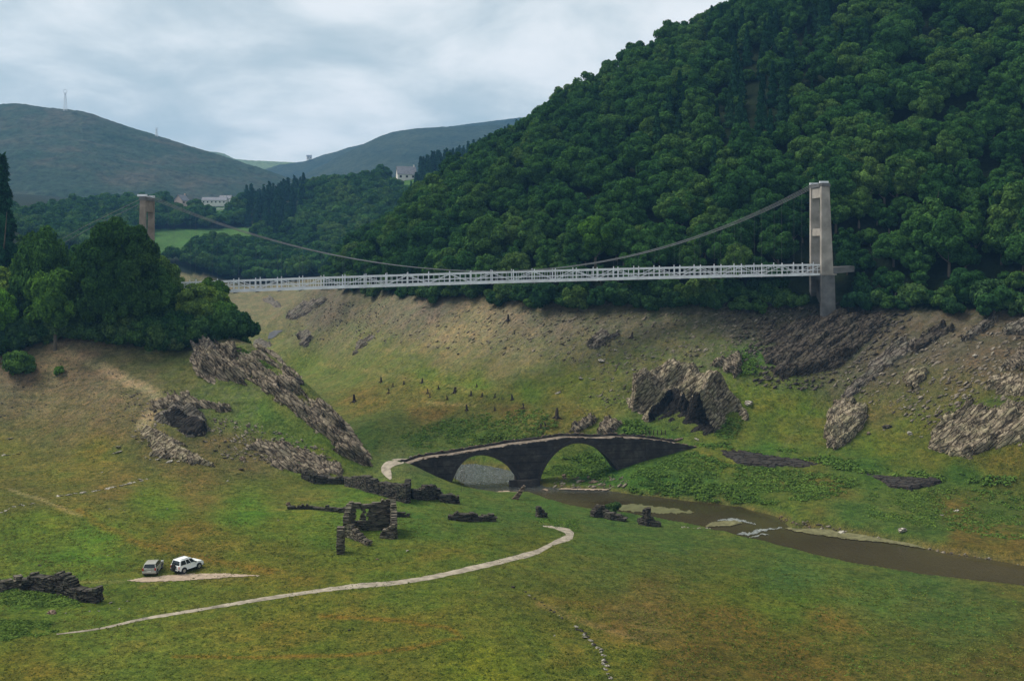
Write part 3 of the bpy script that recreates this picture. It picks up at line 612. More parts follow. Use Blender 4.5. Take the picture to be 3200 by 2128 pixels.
ctrunk = trunk_mesh('trunk', 13.0, 0.22, 77)
shrubs = [crown_mesh('foliage', 300+i, 2.2, 1.7, 1.9, 12+i*2, 1500, 0.36, low=-0.6, mat=m_shr) for i in range(3)]
big_crown = crown_mesh('crown', 400, 10.2, 13.4, 10.0, 110, 26000, 0.60, (0.13, 0.25), -0.7, m_leaf, box=0.72)
low_crowns = [crown_mesh('crown', 500+i, 4.8, 5.6, 5.0, 12, 700, 1.25, mat=m_leaf) for i in range(4)]
low_con = [conifer_mesh('crown', 520+i, 15.0, 2.9, 600, 1.1, m_con) for i in range(2)]
hill_end = None
def tree(kind, loc, sc, label, group, cat='tree', name='tree', tint=None, szz=None, mesh_i=None):
    o = empty(name, loc, label, cat, group, random.uniform(0, 6.28))
    o.scale = (sc, sc, szz if szz else sc*random.uniform(0.9, 1.15))
    if kind == 'b': m1, m2 = crowns[mesh_i if mesh_i is not None else random.randrange(8)], trunks[random.randrange(3)]
    elif kind == 'c': m1, m2 = conifers[random.randrange(3)], ctrunk
    elif kind == 's': m1, m2 = shrubs[random.randrange(3)], None
    elif kind == 'B': m1, m2 = big_crown, trunks[0]
    c = link('foliage' if kind == 's' else 'crown', m1, None, o)
    if tint: c.color = (*tint, 1)
    if m2:
        tr = link('trunk', m2, None, o)
        if kind == 'B': tr.scale = (2.0, 2.0, 1.9)
    return o
# visibility from the camera over the ground
slope_ang = (Zg-CZ)/Dg
runmax = np.maximum.accumulate(slope_ang, axis=0)
def hidden(X, Y, top):
    j = np.interp(CX+F*X/Y, cols, np.arange(len(cols))).round().astype(int); i = np.interp(Y-25, rows, np.arange(len(rows))).round().astype(int)
    return (top-CZ)/Y < runmax[i, j]-0.004
def scatter(x0, x1, y0, y1, sp, seed):
    rg = np.random.default_rng(seed)
    gx, gy = np.meshgrid(np.arange(x0, x1, sp), np.arange(y0, y1, sp))
    gx = gx+(np.arange(gx.shape[0])[:, None] % 2)*sp*0.5
    gx = (gx+rg.uniform(-0.42, 0.42, gx.shape)*sp).ravel(); gy = (gy+rg.uniform(-0.42, 0.42, gy.shape)*sp).ravel()
    return gx, gy
X_, Y_ = scatter(-140, 520, 236, 560, 5.6, 1)
Z_ = gz(X_, Y_); px_ = CX+F*X_/Y_
edge = 36.6+fbm(X_/14, Y_/14, 3, 91)*2.4
keep = (Z_ > edge) & (px_ > 905) & (px_ < 3420) & ~hidden(X_, Y_, Z_+13)
keep &= ~(((px_ > 2466) & (px_ < 2612) & (Y_ < 267)) | ((px_ > 2600) & (px_ < 2672) & (Y_ < 256)))
X_, Y_, Z_, px_ = X_[keep], Y_[keep], Z_[keep], px_[keep]
order = np.argsort(Y_+np.where((px_ < 0) | (px_ > 3200), 1000, 0))
X_, Y_, Z_, px_ = X_[order], Y_[order], Z_[order], px_[order]
NI = 148
FL = 'broadleaf tree in the dense wood covering the right hillside above the bare bank'
con_poly = [dp([(1640, 0), (1900, 0), (1930, 170), (1780, 300), (1560, 330), (1450, 360), (1600, 180)]), dp([(1820, 60), (1900, 60), (1900, 250), (1780, 330)])]
for i in range(NI):
    rr = random.random()
    s_ = random.uniform(0.6, 1.3)
    if Z_[i] < 42: s_ *= random.uniform(0.62, 0.95)
    tree('b', (X_[i], Y_[i], Z_[i]-1.2), s_, 'green broadleaf tree in the front ranks of the wood above the bare right bank', 'trees at the lower edge of the right wood')
def forest(name, X, Y, Z, sc, protos, tilt=0.0, col=None):
    n = len(X); me = bpy.data.meshes.new(name+'_points'); me.vertices.add(n)
    me.vertices.foreach_set('co', np.stack([X, Y, Z], -1).astype(np.float32).ravel())
    a = me.attributes.new('sc', 'FLOAT', 'POINT'); a.data.foreach_set('value', sc.astype(np.float32))
    a = me.attributes.new('rot', 'FLOAT_VECTOR', 'POINT'); rv = np.zeros((n, 3), np.float32); rv[:, 2] = rng.random(n)*6.28; a.data.foreach_set('vector', rv.ravel())
    o = link(name, me); stuff(o)
    g = bpy.data.node_groups.new(name+'_nodes', 'GeometryNodeTree')
    g.interface.new_socket('Geometry', in_out='INPUT', socket_type='NodeSocketGeometry'); g.interface.new_socket('Geometry', in_out='OUTPUT', socket_type='NodeSocketGeometry')
    gi = g.nodes.new('NodeGroupInput'); go = g.nodes.new('NodeGroupOutput'); jn = g.nodes.new('GeometryNodeJoinGeometry')
    for pr in protos:
        oi = g.nodes.new('GeometryNodeObjectInfo'); oi.transform_space = 'ORIGINAL'; oi.inputs['Object'].default_value = pr; oi.inputs['As Instance'].default_value = True
        g.links.new(oi.outputs['Geometry'], jn.inputs[0])
    ip = g.nodes.new('GeometryNodeInstanceOnPoints'); ip.inputs['Pick Instance'].default_value = True
    mp_ = g.nodes.new('GeometryNodeMeshToPoints')
    na1 = g.nodes.new('GeometryNodeInputNamedAttribute'); na1.data_type = 'FLOAT'; na1.inputs['Name'].default_value = 'sc'
    na2 = g.nodes.new('GeometryNodeInputNamedAttribute'); na2.data_type = 'FLOAT_VECTOR'; na2.inputs['Name'].default_value = 'rot'
    rnd = g.nodes.new('FunctionNodeRandomValue'); rnd.data_type = 'INT'
    rnd.inputs[4].default_value = 0; rnd.inputs[5].default_value = len(protos)-1
    g.links.new(gi.outputs[0], mp_.inputs[0]); g.links.new(mp_.outputs[0], ip.inputs['Points']); g.links.new(jn.outputs[0], ip.inputs['Instance'])
    g.links.new(rnd.outputs[2], ip.inputs['Instance Index']); g.links.new(na1.outputs[0], ip.inputs['Scale'])
    er = g.nodes.new('FunctionNodeEulerToRotation'); g.links.new(na2.outputs[0], er.inputs[0]); g.links.new(er.outputs[0], ip.inputs['Rotation'])
    g.links.new(ip.outputs[0], go.inputs[0])
    md = o.modifiers.new('scatter', 'NODES'); md.node_group = g
    return o
# prototypes for the far wood are crowns of real trees standing in the scene
proto_b = []; proto_c = []; low_b = []; low_c = []
def first_of(meshes, store, X, Y, Z, nm='tree', lab='', grp=''):
    for m_ in meshes:
        i = random.randrange(len(X)); o = empty(nm, (X[i], Y[i], Z[i]-1), lab, 'tree', grp)
        c = link('crown', m_, None, o); link('trunk', trunks[0], None, o); store.append(c)
XF, YF, ZF, PF = X_[NI:], Y_[NI:], Z_[NI:], px_[NI:]
PYF = HY-(ZF+8-CZ)*F/YF
isc = np.zeros(len(XF), bool)
for q in con_poly[:1]: isc |= in_poly(PF+rng.normal(0, 25, len(PF)), PYF, q) & (rng.random(len(PF)) < 0.55)
isc |= rng.random(len(PF)) < 0.02
first_of(crowns, proto_b, XF[~isc], YF[~isc], ZF[~isc], 'tree', 'green broadleaf tree high up in the wood on the right hillside', 'trees high in the right wood')
first_of(conifers, proto_c, XF[isc], YF[isc], ZF[isc], 'conifer', 'dark pointed conifer among the broadleaf trees of the upper right hillside', 'conifers on the upper right hillside')
sF = 0.52+0.85*rng.random(len(XF))**1.2+0.12*fbm(XF/30, YF/30, 2, 3)
forest('woodland', XF[~isc], YF[~isc], ZF[~isc]-1.3, sF[~isc], proto_b)
forest('conifer_wood', XF[isc], YF[isc], ZF[isc]-1.0, sF[isc]*0.85, proto_c)
print('forest', len(XF), isc.sum())
# ---- middle distance woods
X2, Y2 = scatter(-330, 330, 588, 1095, 8.5, 3)
Z2 = gz(X2, Y2); P2 = CX+F*X2/Y2; Q2 = HY-(Z2-CZ)*F/Y2
fl = in_poly(P2, Q2, field1) | in_poly(P2, Q2, field2) | in_poly(P2, Q2, field3) | in_poly(P2, Q2+12, field3)| in_poly(P2, Q2-10, field1)
houses_clear = np.zeros(len(X2), bool)
for hx, hy, hr in ((1269, 566, 44), (568, 640, 45), (680, 635, 60), (1225, 572, 24)): houses_clear |= (np.hypot(P2-hx, (Q2-hy)*1.0) < hr) & (Q2 > hy-22)
k2 = (P2 > -60) & (P2 < 1900) & ~fl & ~houses_clear & ~hidden(X2, Y2, Z2+12)
X2, Y2, Z2, P2, Q2 = X2[k2], Y2[k2], Z2[k2], P2[k2], Q2[k2]
cp_a = dp([(565, 560), (560, 440), (640, 425), (700, 430), (700, 500), (660, 545), (600, 548)]); cp_b = dp([(940, 470), (950, 400), (1100, 330), (1200, 280), (1230, 330), (1080, 420)])
ic2 = in_poly(P2, Q2-10, cp_a) | in_poly(P2, Q2-10, cp_b)
first_of(low_crowns, low_b, X2[~ic2], Y2[~ic2], Z2[~ic2], 'tree', 'hazy green tree in the far wood around the meadows in the middle distance', 'far trees round the meadows')
first_of(low_con, low_c, X2[ic2], Y2[ic2], Z2[ic2], 'conifer', 'hazy conifer in a dark plantation in the middle distance', 'far plantation conifers')
s2 = rng.uniform(0.8, 1.35, len(X2))
forest('far_woodland', X2[~ic2], Y2[~ic2], Z2[~ic2]-1, s2[~ic2], low_b)
forest('far_plantation', X2[ic2], Y2[ic2], Z2[ic2]-1, s2[ic2]*0.95, low_c)
# ---- left spur
SKY = np.array(dp([(-60, 430), (0, 500), (45, 470), (70, 450), (120, 455), (150, 500), (170, 520), (390, 585), (430, 600), (490, 615), (512, 650), (530, 720), (556, 775), (580, 800)]))
X3, Y3 = scatter(-155, -50, 224, 300, 5.2, 5)
Z3 = gz(X3, Y3); P3 = CX+F*X3/Y3
TL = np.interp(P3, np.array([-100, 0, 100, 300, 500, 640, 745, 790])*1.0, [222, 224, 227, 225, 224, 226, 225, 230])
k3 = (Y3 > TL) & (P3 > -230) & (P3 < 772) & (Z3 > 17)
o3 = np.argsort(Y3[k3]); SK3 = np.full(400, 1e4)
for x, y, z, q, tl_ in zip(X3[k3][o3], Y3[k3][o3], Z3[k3][o3], P3[k3][o3], TL[k3][o3]):
    top_lim = CZ-(np.interp(q, SKY[:, 0], SKY[:, 1])+random.uniform(5, 90)-HY)*y/F
    h = min(top_lim-z, random.uniform(10, 17)); h = min(h, 4.0+(y-tl_)*1.5+random.uniform(0, 5))
    if h < 3.0: h = random.uniform(2.5, 3.5)
    if math.hypot(x+84, y-222) < 7: continue
    sc = h/12.0; r_ = random.random()
    w_ = 4.3*sc*F/y; i0_, i1_ = max(0, int((q-w_+300)/4)), min(399, int((q+w_+300)/4)); ty = HY-(z+h-CZ)*F/y
    if i1_ > i0_ and ty > SK3[i0_:i1_].max()-6: continue
    SK3[i0_:i1_] = np.minimum(SK3[i0_:i1_], ty+10)
    dist = y-tl_
    tn = (1.2, 1.1, 1.0) if r_ < 0.5 else (1.9, 1.5, 0.95) if r_ < 0.75 else (0.8, 0.85, 0.9)
    if h < 5.5: tree('s', (x, y, z-0.3), h/3.4, 'leafy green shrub at the front edge of the thicket on the left spur', 'shrubs along the edge of the left thicket', 'shrub', 'shrub', tn)
    else: tree('b', (x, y, z-0.8), sc, 'green broadleaf tree in the thicket that covers the left spur', 'trees in the left thicket', tint=tn, szz=sc*1.0)
tree('B', at(366, 224.5, -1.5), 0.86, 'very large dark round broadleaf tree standing before the left bridge pylon', None, tint=(0.72, 0.70, 0.66), szz=1.20)
tree('c', at(8, 236, -1), 1.0, 'tall dark conifer cut by the left edge of the view', None, name='conifer', szz=2.5, tint=(0.8, 0.85, 0.9)).scale = (2.3, 2.3, 2.75)
tree('b', at(132, 234, -1), 1.25, 'round grey-green tree rising highest in the left thicket behind the yellowish one', None, szz=2.4, mesh_i=5, tint=(1.4, 1.2, 0.9))
tree('b', at(172, 223, -1), 1.25, 'yellow-green flowering tree just left of the very large dark tree', None, szz=1.75, tint=(2.2, 1.7, 0.9), mesh_i=1)
tree('b', at(-5, 224, -1), 0.85, 'bright yellow-green young tree low at the left edge of the thicket', None, szz=1.25, tint=(2.0, 1.9, 0.7), mesh_i=3)
tree('s', at(60, 216, -0.3), 1.35, 'round bright green bush standing alone on bare ground at the far left', None, 'bush', 'bush', (1.15, 1.2, 0.9), 1.55)
tree('s', at(186, 216.5, -0.2), 0.5, 'small green bush on the sandy lip beside the track', None, 'bush', 'bush', (1.3, 1.5, 0.9))
tree('s', at(560, 222.5, -0.2), 1.0, 'greyish half-bare shrub below the very large tree on the left spur', None, 'shrub', 'shrub', (1.5, 1.0, 1.2))
for q in np.arange(-60, 765, 19):
    tree('s', at(q+random.uniform(-8, 8), float(np.interp(q, np.array([-100, 0, 100, 300, 500, 640, 745, 790])*1.0, [222, 224, 227, 225, 224, 226, 225, 230]))+random.uniform(-1.5, 1.5), -0.4), random.uniform(0.9, 1.9), 'leafy green shrub at the front edge of the thicket on the left spur', 'shrubs along the edge of the left thicket', 'shrub', 'shrub', random.choice([(0.8, 0.85, 0.8), (1, 1, 1), (1.2, 1.1, 0.85), (0.7, 0.72, 0.75)]), random.uniform(1.2, 2.2))
# shrubs on the right treeline
k = 0
for q in np.arange(1010, 3380, 27):
    Dz = np.arange(215, 420, 1.0); zz_ = gz((q-CX)/F*Dz, Dz); ok = np.where(zz_ > 35.6+random.uniform(-1.6, 1.2))[0]
    if len(ok) == 0: continue
    D_ = Dz[ok[0]]
    if 2478 < q < 2650: continue
    tree('s', at(q+random.uniform(-9, 9), D_, -0.3), random.uniform(0.8, 1.75), 'dense green shrub on the old waterline under the right wood', 'shrubs on the right waterline', 'shrub', 'shrub', random.choice([(0.8, 0.9, 0.9), (1, 1, 1), (1.15, 1.1, 0.9), (0.65, 0.75, 0.85)]))
tree('b', at(1860, 279, -1), 1.25, 'yellow-green tree standing out in the wood above the middle of the suspension bridge', None, szz=1.35, tint=(1.7, 1.5, 0.75))
for q_, D_, s_, tn in ((2190, 258.5, 1.7, (1.25, 1.2, 1.1)), (2285, 258, 1.5, (0.9, 0.95, 0.95)), (2378, 257, 1.8, (0.6, 0.7, 0.8))):
    tree('s', at(q_, D_, -0.4), s_, {2190: 'grey-green willow-like bush reaching down over the bank, left of two others', 2285: 'round mid-green bush between the grey-green one and the scree below the bridge', 2378: 'dark green bush just left of the right bridge pylon foot'}[q_], None, 'bush', 'bush', tn)
# ------------------------------------------------------------------ rock outcrops
def rock_mat(name, c0, c1, c2, rot, sc=1.0, lich=(0.20, 0.18, 0.12), bs=0.9):
    m, t, b = new_mat(name); v = N(t, 'ShaderNodeTexCoord').outputs['Object']
    n = noise(t, 1.5*sc, 8, 0.72, v, 0.3, (0.28, 1, 1.6), rot); n2_ = noise(t, 0.35*sc, 4, 0.6, v)
    r = ramp(t, [(0.30, c0), (0.48, c1), (0.64, c2)]); t.links.new(n.outputs[0], r.inputs[0])
    f = ramp(t, [(0.45, (0, 0, 0)), (0.62, (1, 1, 1))]); t.links.new(n2_.outputs[0], f.inputs[0])
    c_ = mix(t, mmath(t, 'MULTIPLY', f.outputs[0], 0.45), r.outputs[0], lich)
    vo = N(t, 'ShaderNodeTexVoronoi', feature='DISTANCE_TO_EDGE', ins={'Scale': 0.95*sc, 'Randomness': 1.0})
    wv = mix(t, 0.12, v, noise(t, 1.2*sc, 3, 0.6, v).outputs[1]); m0 = N(t, 'ShaderNodeMapping', ins={'Rotation': rot}); m1 = N(t, 'ShaderNodeMapping', ins={'Scale': (0.30, 0.8, 1.7)})
    t.links.new(wv, m0.inputs[0]); t.links.new(m0.outputs[0], m1.inputs[0]); t.links.new(m1.outputs[0], vo.inputs['Vector'])
    crk = ramp(t, [(0.0, (0.10, 0.09, 0.085)), (0.05, (0.40, 0.38, 0.36)), (0.13, (1, 1, 1))]); t.links.new(vo.outputs['Distance'], crk.inputs[0])
    c_ = mix(t, 0.85, c_, crk.outputs[0], 'MULTIPLY')
    t.links.new(c_, b.inputs['Base Color']); n3 = noise(t, 5*sc, 6, 0.7, v, 0.2, (0.3, 1, 1.4), rot)
    bump(t, b, mmath(t, 'ADD', mmath(t, 'ADD', n.outputs[0], mmath(t, 'MULTIPLY', n3.outputs[0], 0.4)), mmath(t, 'MULTIPLY', mmath(t, 'MINIMUM', vo.outputs['Distance'], 0.12), 5.0)), bs, 0.3); b.inputs['Specular IOR Level'].default_value = 0.15
    return m
m_rk_left = rock_mat('silt_covered_schist', (0.040, 0.032, 0.024), (0.125, 0.102, 0.075), (0.31, 0.255, 0.185), (0, R(-40.0), 0))
m_rk_right = rock_mat('pale_schist', (0.030, 0.024, 0.018), (0.15, 0.123, 0.086), (0.40, 0.335, 0.24), (0, R(40.0), 0), lich=(0.24, 0.23, 0.13))
m_rk_dark = rock_mat('dark_wet_schist', (0.018, 0.015, 0.012), (0.046, 0.038, 0.030), (0.10, 0.083, 0.064), (0, R(38.0), 0), lich=(0.07, 0.065, 0.045))
m_rk_shade = rock_mat('shaded_dark_schist', (0.006, 0.005, 0.005), (0.016, 0.014, 0.012), (0.04, 0.034, 0.028), (0, R(38.0), 0), lich=(0.02, 0.02, 0.015))  # near-black colour paints the deep shade of the hollows onto dark stone
m_rk_grey = rock_mat('grey_schist', (0.040, 0.034, 0.029), (0.105, 0.090, 0.074), (0.21, 0.185, 0.15), (0, R(35.0), 0), lich=(0.14, 0.14, 0.10))
m_dark_masonry = rock_mat('dark_dry_masonry', (0.016, 0.014, 0.012), (0.034, 0.029, 0.025), (0.062, 0.053, 0.044), (0, 0, 0), 1.6, (0.045, 0.045, 0.04))
def outcrop(label, poly, th, ang, cell, mat, seed, cat='rock outcrop', name='rock_outcrop', edge=2.0, amp=1.0, step=3.4, cav=None, cavd=5.0, D=None, lift=0.0, grp=None, sl=0.0, fit_top=None, jag=1.0):
    """a block of bedded rock standing out of the slope; poly in display coordinates of the photo, ang = bedding direction"""
    poly = dp(poly); xs = [a for a, _ in poly]; ys = [b for _, b in poly]
    # plane under it: 1/D is linear over the photo for a plane
    sx, sy, sd__ = [], [], []
    for gx in np.linspace(min(xs), max(xs), 14):
        for gy in np.linspace(min(ys), max(ys), 14):
            if in_poly(np.array([gx]), np.array([gy]), poly)[0]:
                h_ = hit(gx, gy)
                sx.append(gx); sy.append(gy); sd__.append(1/h_.y)
    sx, sy, sd__ = map(np.array, (sx, sy, sd__))
    mx, my = sx.mean(), sy.mean()
    med = np.median(1/sd__); ok = np.abs(1/sd__-med) < 30
    sx, sy, sd__ = sx[ok], sy[ok], sd__[ok]
    M = np.stack([np.ones_like(sx), sx-mx, sy-my], -1)
    co, *_r = np.linalg.lstsq(M, sd__, rcond=None)
    if D: co = co*0; co[0] = 1.0/D
    pad = 14
    gx = np.arange(min(xs)-pad, max(xs)+pad, step); gy = np.arange(min(ys)-pad, max(ys)+pad, step)
    PX, PY = np.meshgrid(gx, gy)
    inv = co[0]+co[1]*(PX-mx)+co[2]*(PY-my); Dd = 1/inv
    def W3(PX, PY, Dd): return np.stack([(PX-CX)/F*Dd, Dd, CZ-(PY-HY)/F*Dd], -1)
    Bp = W3(PX, PY, Dd)
    tx = W3(np.array([mx+1.]), np.array([my]), np.array([1/(co[0]+co[1])]))-W3(np.array([mx]), np.array([my]), np.array([1/co[0]]))
    ty = W3(np.array([mx]), np.array([my+1.]), np.array([1/(co[0]+co[2])]))-W3(np.array([mx]), np.array([my]), np.array([1/co[0]]))
    n = np.cross(tx, ty)[0]; n /= np.linalg.norm(n)
    if n[1] > 0: n = -n
    n = n+np.array([0, -0.15, 0.1]); n /= np.linalg.norm(n)
    mpp = med/F
    u = (PX-mx)*mpp; v = (PY-my)*mpp*1.25
    ca, sa = math.cos(R(ang)), math.sin(R(ang))
    a = u*ca+v*sa; b_ = -u*sa+v*ca
    wa = fbm(u/4, v/4, 2, seed)*0.8; wb = fbm(u/5+7, v/5, 2, seed+3)*0.35; amp *= 0.62; jag *= 0.7
    h1, e1 = facets((a+wa)/(cell*4.2), (b_+wb)/(cell*1.15), seed, 0.55)
    h2_, e2 = facets((a+wa)/(cell*1.7), (b_+wb)/(cell*0.42), seed+9, 0.5)
    h3, e3 = facets((a+wb)/(cell*0.7), (b_+wa*0.2)/(cell*0.2), seed+19, 0.4)
    de = seg_dist(PX, PY, poly)*mpp; inside = in_poly(PX, PY, poly)
    sd2 = np.where(inside, de, -de)+h1*0.5*jag+h2_*0.35*jag
    m = sstep(-0.1, edge, sd2); m = np.clip(m, 0, 1)**0.75
    disp = m*(th*(0.72+0.75*fbm(a/7, b_/3, 3, seed+5))+sl*v)+m*amp*(h1*0.60+h2_*0.30+h3*0.09+0.55*((b_/cell*0.9+wb*0.6+h1*0.3)%1.0-0.5))-(0.30*amp*m)*(1-sstep(0, 0.12, e1))-0.16*amp*m*(1-sstep(0, 0.14, e2))
    disp = disp+fbm(a/1.2, b_/0.4, 3, seed+2)*0.09*m-1.1*(1-m)+lift
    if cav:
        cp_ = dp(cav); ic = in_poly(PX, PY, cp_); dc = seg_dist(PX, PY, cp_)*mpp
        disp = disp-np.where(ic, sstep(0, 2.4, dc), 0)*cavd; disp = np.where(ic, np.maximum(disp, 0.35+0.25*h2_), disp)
    # never sink it beyond the ground by more than its skirt
    V_ = Bp+n*disp[..., None]
    nr_, nc2 = PX.shape
    ok = (sd2 > -0.7)
    i_, j_ = np.meshgrid(np.arange(nr_-1), np.arange(nc2-1), indexing='ij')
    kf = ok[:-1, :-1] | ok[1:, :-1] | ok[:-1, 1:] | ok[1:, 1:]
    a_ = (i_*nc2+j_)[kf]; f = np.stack([a_, a_+nc2, a_+nc2+1, a_+1], -1)
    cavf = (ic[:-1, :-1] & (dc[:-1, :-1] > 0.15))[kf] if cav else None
    used_ = np.unique(f); remap = np.full(nr_*nc2, -1); remap[used_] = np.arange(len(used_))
    me = mesh_np(name, V_.reshape(-1, 3)[used_], remap[f], False)
    o = link(name, me, mat); tag(o, label, cat, grp)
    if cav: me.materials.append(m_rk_shade); me.polygons.foreach_set('material_index', cavf.astype(np.int32))
    return o
OC = [
 ('long bare rock ridge slanting down from the left thicket to the stone bridge', [(455, 800), (520, 792), (560, 803), (600, 793), (640, 822), (690, 868), (695, 893), (745, 925), (788, 965), (822, 1015), (855, 1055), (880, 1086), (845, 1082), (780, 1052), (720, 1007), (650, 952), (580, 907), (520, 872), (460, 848), (445, 820)], 1.9, 42, 1.7, m_rk_left, 1, dict(edge=1.6, amp=1.9)),
 ('dark jagged knob of rock at the top left of the long rock ridge', [(438, 812), (455, 788), (480, 780), (497, 792), (515, 815), (490, 842), (450, 845)], 2.4, 60, 0.9, m_rk_grey, 2, dict(edge=0.9, amp=1.2)),
 ('low broken rock under the shrubs at the crest of the left spur', [(520, 797), (548, 783), (585, 778), (620, 788), (642, 822), (600, 812), (560, 805)], 1.4, 40, 0.8, m_rk_grey, 3, dict(edge=0.7)),
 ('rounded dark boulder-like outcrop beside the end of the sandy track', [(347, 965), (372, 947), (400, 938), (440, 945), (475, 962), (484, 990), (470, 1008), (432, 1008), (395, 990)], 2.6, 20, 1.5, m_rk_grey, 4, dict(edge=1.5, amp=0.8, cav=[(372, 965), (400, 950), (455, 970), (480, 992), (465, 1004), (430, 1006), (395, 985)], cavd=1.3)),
 ('thin ledges of brown rock above the rounded dark outcrop', [(350, 928), (385, 908), (430, 905), (480, 925), (530, 942), (535, 955), (470, 950), (420, 940), (375, 945), (345, 962)], 1.0, 18, 0.7, m_rk_left, 5, dict(edge=0.8)),
 ('pale blocky ledge running down to the meadow below the rounded dark outcrop', [(312, 985), (345, 982), (375, 995), (415, 1022), (470, 1055), (500, 1072), (440, 1072), (385, 1060), (330, 1056), (350, 1030)], 0.9, 35, 0.8, m_rk_right, 6, dict(edge=0.6, amp=0.9)),
 ('low slabby outcrop at the foot of the spur above the ruined walls', [(565, 1030), (590, 1008), (650, 1022), (720, 1040), (790, 1066), (802, 1095), (755, 1102), (700, 1092), (650, 1085), (605, 1060)], 1.3, 28, 1.0, m_rk_left, 7, dict(edge=1.0)),
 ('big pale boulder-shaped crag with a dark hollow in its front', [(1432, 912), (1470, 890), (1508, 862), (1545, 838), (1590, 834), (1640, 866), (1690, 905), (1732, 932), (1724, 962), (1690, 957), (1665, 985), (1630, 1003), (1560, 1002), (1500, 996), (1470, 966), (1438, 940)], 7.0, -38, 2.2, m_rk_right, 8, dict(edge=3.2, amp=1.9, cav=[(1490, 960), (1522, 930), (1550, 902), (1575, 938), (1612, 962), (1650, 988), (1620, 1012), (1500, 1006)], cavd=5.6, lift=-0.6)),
 ('broad dark wet rock face below the right bridge pylon', [(1700, 795), (1740, 765), (1800, 748), (1870, 722), (1900, 712), (1960, 702), (2075, 715), (2065, 755), (2010, 795), (1935, 850), (1850, 868), (1800, 885), (1762, 872), (1740, 832)], 1.8, -35, 1.8, m_rk_dark, 9, dict(edge=2.0, amp=1.5)),
 ('small reddish-brown outcrop between the hollow crag and the dark rock face', [(1632, 830), (1668, 822), (1702, 802), (1712, 830), (1705, 862), (1690, 872), (1655, 850)], 1.4, -38, 0.9, m_rk_left, 10, dict(edge=0.9)),
 ('stubby pale outcrop with a dark left flank on the slope right of the crag', [(1898, 945), (1925, 928), (1965, 930), (2005, 942), (1990, 985), (1962, 1018), (1925, 1047), (1900, 1040), (1896, 985)], 2.6, -42, 1.1, m_rk_right, 11, dict(edge=1.1, amp=1.2)),
 ('slanting rocky rib climbing from the stubby outcrop towards the wood', [(1925, 918), (1985, 855), (2055, 795), (2120, 765), (2115, 800), (2045, 852), (1985, 902), (1950, 928)], 1.1, -42, 1.1, m_rk_grey, 12, dict(edge=1.2, amp=1.2)),
 ('large pale slabby outcrop low on the slope at the right edge', [(2133, 1040), (2136, 1008), (2168, 975), (2240, 940), (2330, 932), (2400, 930), (2420, 985), (2330, 1025), (2232, 1066), (2180, 1060)], 2.4, -35, 1.3, m_rk_right, 13, dict(edge=1.6, amp=1.4)),
 ('narrow pale rock tongue just above the large slabby outcrop', [(2150, 985), (2175, 955), (2215, 925), (2246, 922), (2225, 950), (2190, 975)], 1.0, -45, 0.8, m_rk_right, 14, dict(edge=0.7)),
 ('pale fissured outcrop at the right edge under the wood, above the slabby one', [(2262, 893), (2298, 868), (2330, 862), (2400, 870), (2410, 905), (2335, 917)], 1.5, -35, 0.9, m_rk_right, 15, dict(edge=0.9)),
 ('dark overhanging ledge high on the right bank below the wood', [(2088, 802), (2120, 775), (2165, 750), (2200, 748), (2190, 772), (2140, 800), (2110, 812)], 1.8, -35, 1.0, m_rk_dark, 16, dict(edge=0.8)),
 ('thin tilted ledge just under the trees near the right edge', [(2205, 785), (2240, 750), (2290, 722), (2300, 735), (2262, 765), (2230, 788)], 1.0, -35, 0.7, m_rk_grey, 17, dict(edge=0.6)),
 ('brown ledges at the right edge of the view just under the trees', [(2295, 770), (2330, 745), (2400, 735), (2400, 770), (2340, 775)], 1.2, -35, 0.8, m_rk_grey, 18, dict(edge=0.7)),
 ('pale rounded rock with a dark underside in the middle of the right slope', [(2078, 882), (2095, 857), (2130, 850), (2142, 862), (2120, 888), (2108, 900)], 1.4, -30, 0.9, m_rk_right, 19, dict(edge=0.6)),
 ('brown rock band at the right edge above the fissured outcrop', [(2300, 850), (2320, 822), (2360, 800), (2400, 800), (2400, 835), (2340, 850)], 1.1, -38, 0.8, m_rk_left, 20, dict(edge=0.7)),
 ('dark rocky nose at the far left end of the bare bank under the bridge', [(650, 742), (665, 715), (700, 692), (750, 683), (765, 692), (725, 715), (690, 735)], 1.6, -38, 1.6, m_rk_grey, 21, dict(edge=1.5)),
 ('small dark rock below the rocky nose at the far end of the bank', [(686, 793), (690, 768), (712, 752), (722, 765), (712, 792), (698, 802)], 1.2, -50, 1.0, m_rk_grey, 22, dict(edge=0.8)),
 ('pale scarred patch of rock on the far bank left of centre', [(803, 818), (825, 785), (848, 768), (882, 757), (865, 782), (838, 800), (820, 820)], 0.7, -38, 0.8, m_rk_grey, 23, dict(edge=1.0)),
 ('narrow dark and pale outcrop halfway up the far bank under the bridge', [(1348, 803), (1370, 775), (1388, 757), (1400, 768), (1432, 768), (1405, 788), (1372, 806)], 1.0, -40, 0.7, m_rk_grey, 24, dict(edge=0.6)),
 ('brown rock scar on the slope just behind the hump of the stone bridge', [(1300, 998), (1325, 975), (1360, 955), (1378, 965), (1358, 985), (1335, 1003)], 0.8, -40, 0.7, m_rk_left, 25, dict(edge=0.7)),
 ('pointed reddish rock just above the parapet of the stone bridge', [(1372, 998), (1390, 975), (1405, 962), (1432, 975), (1425, 990), (1405, 1006)], 1.2, -40, 0.7, m_rk_left, 26, dict(edge=0.5)),
 ('dark rocky bar in the distant bend of the empty valley', [(600, 690), (622, 672), (636, 690), (652, 705), (632, 712)], 1.6, 30, 2.0, m_rk_grey, 27, dict(edge=1.5)),
]
for lab, poly, th, ang, cell, mt, sd, kw in OC: outcrop(lab, poly, th, ang, cell, mt, sd, **kw)
